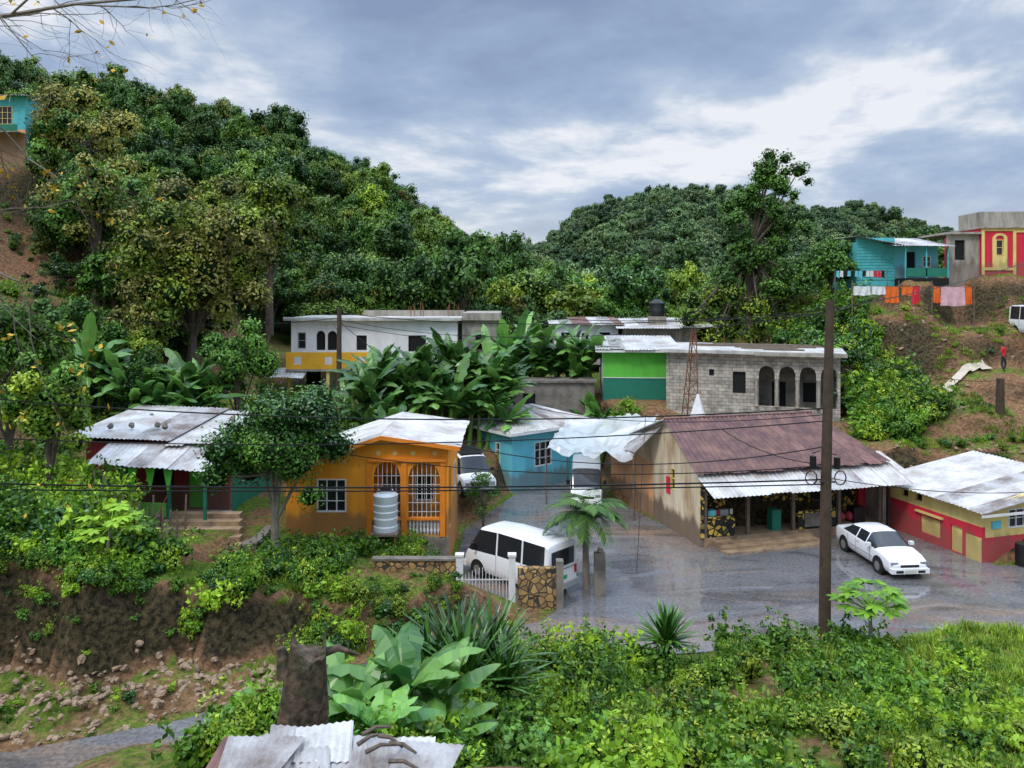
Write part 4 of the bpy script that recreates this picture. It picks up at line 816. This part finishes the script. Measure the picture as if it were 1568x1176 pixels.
# ------------------------------------------------------------------ vehicles
def vehicle(name,st,loc,head,wheels,paint=PAINT,zlo=.24,wr=.31,extras=None,lower=None,scale=1):
    H=House(name,loc); H.e.rotation_euler=(0,0,math.atan2(head[1],head[0])); H.e.scale=(scale,scale,scale); b=H['body']; rings=[]
    for (x,w,zb,wt,zr,fl) in st:
        half=[(0,zlo),(w*.88,zlo),(w*.98,zlo+.12),(w,zlo+.3*(zb-zlo)+.05),(w,zb-.12*(zb-zlo)),(w*.965,zb),(wt,zr-.06 if zr>zb+.1 else zr-.01),(wt*.86,zr),(wt*.45,zr+.02),(0,zr+.025)]
        rings.append([(x,y,z) for y,z in half]+[(x,-y,z) for y,z in half[-2:0:-1]])
    n=len(rings[0])
    for i in range(len(rings)-1):
        fl=st[i][5]
        for k in range(n):
            q=[rings[i][k],rings[i][(k+1)%n],rings[i+1][(k+1)%n],rings[i+1][k]]
            side=k in(5,n-6); top=6<=k<=n-7
            mt=paint
            if side and 's' in fl: mt=GLASS
            if top and 't' in fl: mt=GLASS
            if lower and k in (1,2,n-2,n-3): mt=lower
            b.add(q,[(0,1,2,3)],mt)
    b.add(rings[0],[tuple(range(n))],paint); b.add(rings[-1],[tuple(range(n))],paint)
    for wx in wheels:
        for s in (-1,1):
            w=max(q[1] for q in st); y0=s*(w-.25)
            H['wheel_arches'].cyl((wx,y0,wr+.02),(wx,s*(w+.006),wr+.02),wr+.07,DARK,18)
            H['tyres'].tube([(wx,y0,wr),(wx,s*(w-.02),wr),(wx,s*(w+.02),wr)],[wr,wr,wr*.88],TYRE,20)
            H['hubcaps'].cyl((wx,s*(w-.01),wr),(wx,s*(w+.028),wr),wr*.6,CHROME,14)
    if extras: extras(H)
    import bmesh
    o=H.p.pop('body').obj('body',H.e); bm=bmesh.new(); bm.from_mesh(o.data); bmesh.ops.remove_doubles(bm,verts=bm.verts,dist=.001); bmesh.ops.recalc_face_normals(bm,faces=bm.faces); bm.to_mesh(o.data); bm.free()
    o.data.polygons.foreach_set('use_smooth',[True]*len(o.data.polygons)); o.data.update(); o.data.set_sharp_from_angle(angle=R(32))
    H.done(35)
sedan=[(-2.2,.70,.72,.55,.74,''),(-2.12,.78,.90,.66,.93,''),(-1.5,.83,.97,.68,1.0,'st'),(-.98,.85,.97,.60,1.33,'s'),(-.38,.85,.96,.60,1.39,''),(-.31,.85,.96,.60,1.395,'s'),(.36,.85,.94,.59,1.385,''),(.42,.85,.94,.59,1.375,'st'),(1.12,.84,.91,.70,.96,''),(1.7,.82,.82,.66,.86,''),(2.08,.78,.70,.62,.74,''),(2.2,.68,.55,.55,.58,'')]
def sed_x(H):
    for s in (-1,1):
        H['head_lamps'].box(2.07,2.17,s*.60-.14,s*.60+.14,.56,.69,HEADL); H['tail_lamps'].box(-2.22,-2.14,s*.58-.15,s*.58+.15,.68,.82,TAIL)
        H['mirrors'].box(.72,.86,s*.93-.09,s*.93+.09,.94,1.07,PAINT); H['door_handles'].box(-.25,-.1,s*.856-.01,s*.856+.01,.80,.83,CHROME)
        for x in (-1.0,-.345,.75): H['door_gaps'].box(x-.006,x+.006,s*.852-.003,s*.852+.003,.4,.9,BLACK)
        H['side_trim'].box(-1.0,.95,s*.855-.006,s*.855+.006,.52,.56,GREYP)
    H['grille'].box(2.1,2.205,-.38,.38,.50,.60,BLACK); H['front_bumper'].box(2.05,2.27,-.78,.78,.27,.46,PAINT); H['plate'].box(2.272,2.28,-.24,.24,.30,.42,PLATE); H['grille'].box(2.271,2.276,-.6,-.3,.3,.4,BLACK); H['grille'].box(2.271,2.276,.3,.6,.3,.4,BLACK)
vehicle('white_sedan_car',sedan,(15.1,31.7,.012),(.08,-1),(-1.35,1.35),extras=sed_x,scale=.97)
van=[(-2.2,.78,1.05,.74,1.80,''),(-2.14,.83,1.08,.76,1.93,''),(-2.0,.84,1.08,.74,1.97,'s'),(-.95,.84,1.08,.74,1.98,''),(-.87,.84,1.08,.74,1.98,'s'),(.35,.84,1.08,.74,1.98,''),(.43,.84,1.06,.74,1.97,'s'),(1.35,.84,1.02,.72,1.90,'st'),(2.0,.80,.98,.70,1.05,''),(2.2,.74,.70,.62,.72,'')]
def van_x(H):
    H['rear_window'].box(-2.225,-2.19,-.62,.62,1.12,1.72,GLASS); H['rear_door'].box(-2.215,-2.205,-.70,.70,.98,1.0,BLACK)
    for s in (-1,1):
        H['tail_lamps'].box(-2.225,-2.15,s*.72-.06,s*.72+.06,.72,1.02,TAIL); H['head_lamps'].box(2.1,2.2,s*.58-.13,s*.58+.13,.62,.76,HEADL); H['mirrors'].box(1.45,1.55,s*.95-.09,s*.95+.09,1.1,1.35,BLACK)
        for x in (-.91,.39): H['door_gaps'].box(x-.006,x+.006,s*.842-.003,s*.842+.003,.4,1.08,BLACK)
    H['rear_bumper'].box(-2.3,-2.16,-.80,.80,.30,.52,GREYP); H['plate'].box(-2.232,-2.222,-.22,.22,.62,.76,GPLATE); H['front_bumper'].box(2.1,2.28,-.78,.78,.28,.5,PAINT); H['grille'].box(2.18,2.21,-.4,.4,.55,.68,BLACK)
vehicle('white_minibus_van',van,(.25,29.5,.012),(-.72,.69),(-1.35,1.4),extras=van_x)
vehicle('white_minibus_van',van,(4.0,41.4,.012),(-.1,-1),(-1.35,1.4),extras=van_x)
suv=[(-2.0,.80,1.0,.68,1.7,''),(-1.95,.84,1.02,.70,1.78,'s'),(-.2,.84,1.02,.68,1.82,''),(-.12,.84,1.02,.68,1.82,'s'),(.45,.84,1.0,.66,1.76,'st'),(1.0,.84,1.0,.74,1.06,''),(1.9,.82,.92,.72,.98,''),(2.0,.78,.60,.7,.7,'')]
def suv_x(H):
    H['grille'].box(1.97,2.03,-.45,.45,.62,.84,BLACK); H['bull_bar'].box(2.05,2.12,-.7,.7,.35,.5,BLACK); H['roof_rack'].box(-1.7,.3,-.6,.6,1.86,1.89,BLACK)
    for s in (-1,1): H['head_lamps'].box(1.98,2.03,s*.62-.11,s*.62+.11,.68,.84,HEADL); H['mirrors'].box(.6,.7,s*.95-.09,s*.95+.09,1.05,1.2,BLACK)
vehicle('offroad_car',suv,(-2.1,39.0,1.1),(.3,-1),(-1.3,1.3),extras=suv_x,lower=PAINTB,wr=.36,zlo=.35)
vehicle('white_minibus_van',van,(33.1,48.2,tz(33.1,48.2)),(-.1,-1),(-1.35,1.4),extras=van_x)
# ------------------------------------------------------------------ foreground shed roof
H=House('scrap_metal_shed',(-2.3,9.6,3.95)); 
corr(H['roof'],(-1.55,-.5,1.05),(1.35,-.55,1.0),(1.3,.5,1.22),(-1.5,.55,1.2),[M_W,M_G,M_R2,M_G],panel=.45,jit=.2,pitch=.09,amp=.012)
for k in range(9):
    x=random.uniform(-1.5,.8); y=random.uniform(-.5,.1); w=random.uniform(.5,.9); l=random.uniform(.4,.7); z=1.1+.04*k/3; s=random.uniform(-.12,.12); sk=random.uniform(-.25,.25)
    corr(H['loose_sheets'],(x,y,z+s*.3),(x+w,y+s,z-s*.2),(x+w+sk,y+l,z+.14+s*.3),(x+sk,y+l-s,z+.12),[random.choice([M_W,M_G,M_R2,M_G])],pitch=.09,amp=.012,panel=2)
H['walls'].box(-1.4,1.2,-.3,-.25,-.5,1.0,WOOD); H['walls'].box(-1.4,-1.35,-.25,.5,-.5,1.0,WOOD); H['walls'].box(1.15,1.2,-.25,.5,-.5,1.0,WOOD)
for k in range(6): x=random.uniform(.3,1.0); y=random.uniform(-.3,.4); a=random.uniform(-1,1); H['debris'].tube([(x,y,1.36),(x+.2*math.cos(a),y+.2*math.sin(a),1.4),(x+.4*math.cos(a),y+.4*math.sin(a),1.34)],[.03,.025,.015],BARK,6)
H.done()
# ------------------------------------------------------------------ person
def person(name,loc,yaw):
    J=[(0,0,.95),(0,0,1.15),(0,0,1.38),(0,0,1.50),(0,0,1.60),(0,.0,1.70)]; rr=[(.15,.11),(.13,.10),(.15,.10),(.055,.055),(.085,.095),(.075,.085)]
    E=[(0,1),(1,2),(2,3),(3,4),(4,5)]
    def chain(st,pts,rs):
        k=st
        for p,r in zip(pts,rs): J.append(p); rr.append((r,r)); E.append((k,len(J)-1)); k=len(J)-1
        return k
    for s in (-1,1):
        chain(0,[(s*.10,0,.88),(s*.11,-.06*s,.48),(s*.11,.05*s,.09),(s*.12,-.10+.05*s,.04)],[.095,.06,.045,.035])
        h=chain(2,[(s*.19,0,1.38),(s*.25,.02,1.10),(s*.24,-.12,.90),(s*.23,-.16,.84)],[.06,.042,.03,.028])
        for f in range(4): chain(h,[(s*.23+(f-1.5)*.018,-.20,.80),(s*.23+(f-1.5)*.018,-.20,.765-.006*abs(f-1))],[.009,.008])
        chain(h,[(s*.19,-.17,.82),(s*.185,-.19,.79)],[.01,.009])
    me=bpy.data.meshes.new(name); me.from_pydata(J,E,[]); o=bpy.data.objects.new(name,me); scene.collection.objects.link(o)
    o.modifiers.new('s','SKIN'); sv=me.skin_vertices[0].data
    for v,r in zip(sv,rr): v.radius=r
    sv[0].use_root=True
    o.modifiers.new('u','SUBSURF').levels=2
    dg=bpy.context.evaluated_depsgraph_get(); nm=bpy.data.meshes.new_from_object(o.evaluated_get(dg)); 
    SK=mat('skin_brown',(.14,.07,.045),bump=0,rough=.5); SH=mat('shirt_red',(.75,.02,.02),bump=0); TR=mat('trousers_dark',(.03,.035,.05),bump=0); HR=mat('hair_black',(.01,.01,.01),bump=0)
    nm.materials.clear()
    for q in (SK,SH,TR,HR): nm.materials.append(q)
    for p in nm.polygons:
        c=p.center; p.use_smooth=True
        if c.z>1.66 or (c.z>1.56 and c.y>.04): p.material_index=3
        elif c.z>1.46: p.material_index=0
        elif c.z<.95 and abs(c.x)<.18: p.material_index=2 if c.z>.1 else 3
        elif c.z>1.18 or (c.z>=.95 and abs(c.x)<.18): p.material_index=1
        else: p.material_index=0
    o.modifiers.clear(); o.data=nm; o.location=loc; o.rotation_euler=(0,0,yaw)
    f=MB(); f.ball((0,-.1,1.62),.016,SK,6,4); 
    for s in (-1,1): f.ball((s*.03,-.088,1.645),.011,WHITEC,6,4); f.ball((s*.088,0,1.63),.02,SK,6,4,sx=.5)
    f.ball((0,-.088,1.585),.018,RED,6,4,sz=.35); f.obj('face_features',o)
px_,py_=28.9,45.3
person('person_in_red_shirt',(px_,py_,tz(px_,py_)+.02+rg(px_,py_)*.7),.6)
# ------------------------------------------------------------------ light, world, camera
w=bpy.data.worlds.new('World'); scene.world=w; w.use_nodes=True; t=w.node_tree; t.nodes.clear()
bg=t.nodes.new('ShaderNodeBackground'); wo=t.nodes.new('ShaderNodeOutputWorld'); sky=t.nodes.new('ShaderNodeTexSky'); sky.sky_type='NISHITA'; sky.sun_disc=False
sd=Vector((-.45,-.55,.85)).normalized(); sky.sun_elevation=math.asin(sd.z); sky.sun_rotation=math.atan2(sd.x,sd.y)
tc=t.nodes.new('ShaderNodeTexCoord'); sp=t.nodes.new('ShaderNodeSeparateXYZ'); t.links.new(tc.outputs['Generated'],sp.inputs[0])
def mth(op,a,b=None,clamp=False):
    n=t.nodes.new('ShaderNodeMath'); n.operation=op; n.use_clamp=clamp
    for i,v in enumerate((a,b)):
        if v is None: continue
        if hasattr(v,'links'): t.links.new(v,n.inputs[i])
        else: n.inputs[i].default_value=v
    return n.outputs[0]
zz=mth('ADD',mth('MAXIMUM',sp.outputs[2],0.0),.22)
cb=t.nodes.new('ShaderNodeCombineXYZ'); t.links.new(mth('DIVIDE',sp.outputs[0],zz),cb.inputs[0]); t.links.new(mth('DIVIDE',sp.outputs[1],zz),cb.inputs[1])
mp=t.nodes.new('ShaderNodeMapping'); mp.inputs['Location'].default_value=(2.15,1.55,0); t.links.new(cb.outputs[0],mp.inputs[0])
n1=t.nodes.new('ShaderNodeTexNoise'); n1.inputs['Scale'].default_value=1.15; n1.inputs['Detail'].default_value=6; n1.inputs['Roughness'].default_value=.58; n1.inputs['Distortion'].default_value=.2
t.links.new(mp.outputs[0],n1.inputs['Vector'])
cl=ramp(t,n1.outputs[0],[(.34,(2.6,3.4,5.2)),(.46,(3.6,4.7,6.6)),(.535,(5.0,6.0,7.6)),(.61,(9.0,9.2,9.7))])
hz=ramp(t,sp.outputs[2],[(0.0,.85),(.13,0.0)]); cl=mixc(t,hz,cl,(7.9,8.0,8.1))
gn=mth('ADD',mth('MULTIPLY',mth('SUBTRACT',sp.outputs[2],.38,),7.0,),1.0); gn=mth('MINIMUM',mth('MAXIMUM',gn,1.0),4.2)
vm=t.nodes.new('ShaderNodeVectorMath'); vm.operation='SCALE'; t.links.new(cl,vm.inputs[0]); t.links.new(gn,vm.inputs['Scale'])
fin=mixc(t,.9,sky.outputs[0],vm.outputs[0]); t.links.new(fin,bg.inputs[0]); bg.inputs[1].default_value=.1; t.links.new(bg.outputs[0],wo.inputs[0])
sl=bpy.data.lights.new('sun','SUN'); sl.energy=1.5; sl.angle=R(10); sl.color=(1,.94,.85); so=bpy.data.objects.new('sun',sl); scene.collection.objects.link(so); so.rotation_euler=(-sd).to_track_quat('-Z','Y').to_euler()
cam=bpy.data.cameras.new('camera'); co=bpy.data.objects.new('camera',cam); scene.collection.objects.link(co); co.location=(0,0,11); co.rotation_euler=(R(90),0,0)
cam.sensor_width=36; cam.lens=36*1180/1568; cam.shift_y=-(588-450)/1568; cam.clip_end=6000; cam.clip_start=.1; scene.camera=co
scene.view_settings.view_transform='Standard'; scene.view_settings.look='None'; scene.view_settings.exposure=0
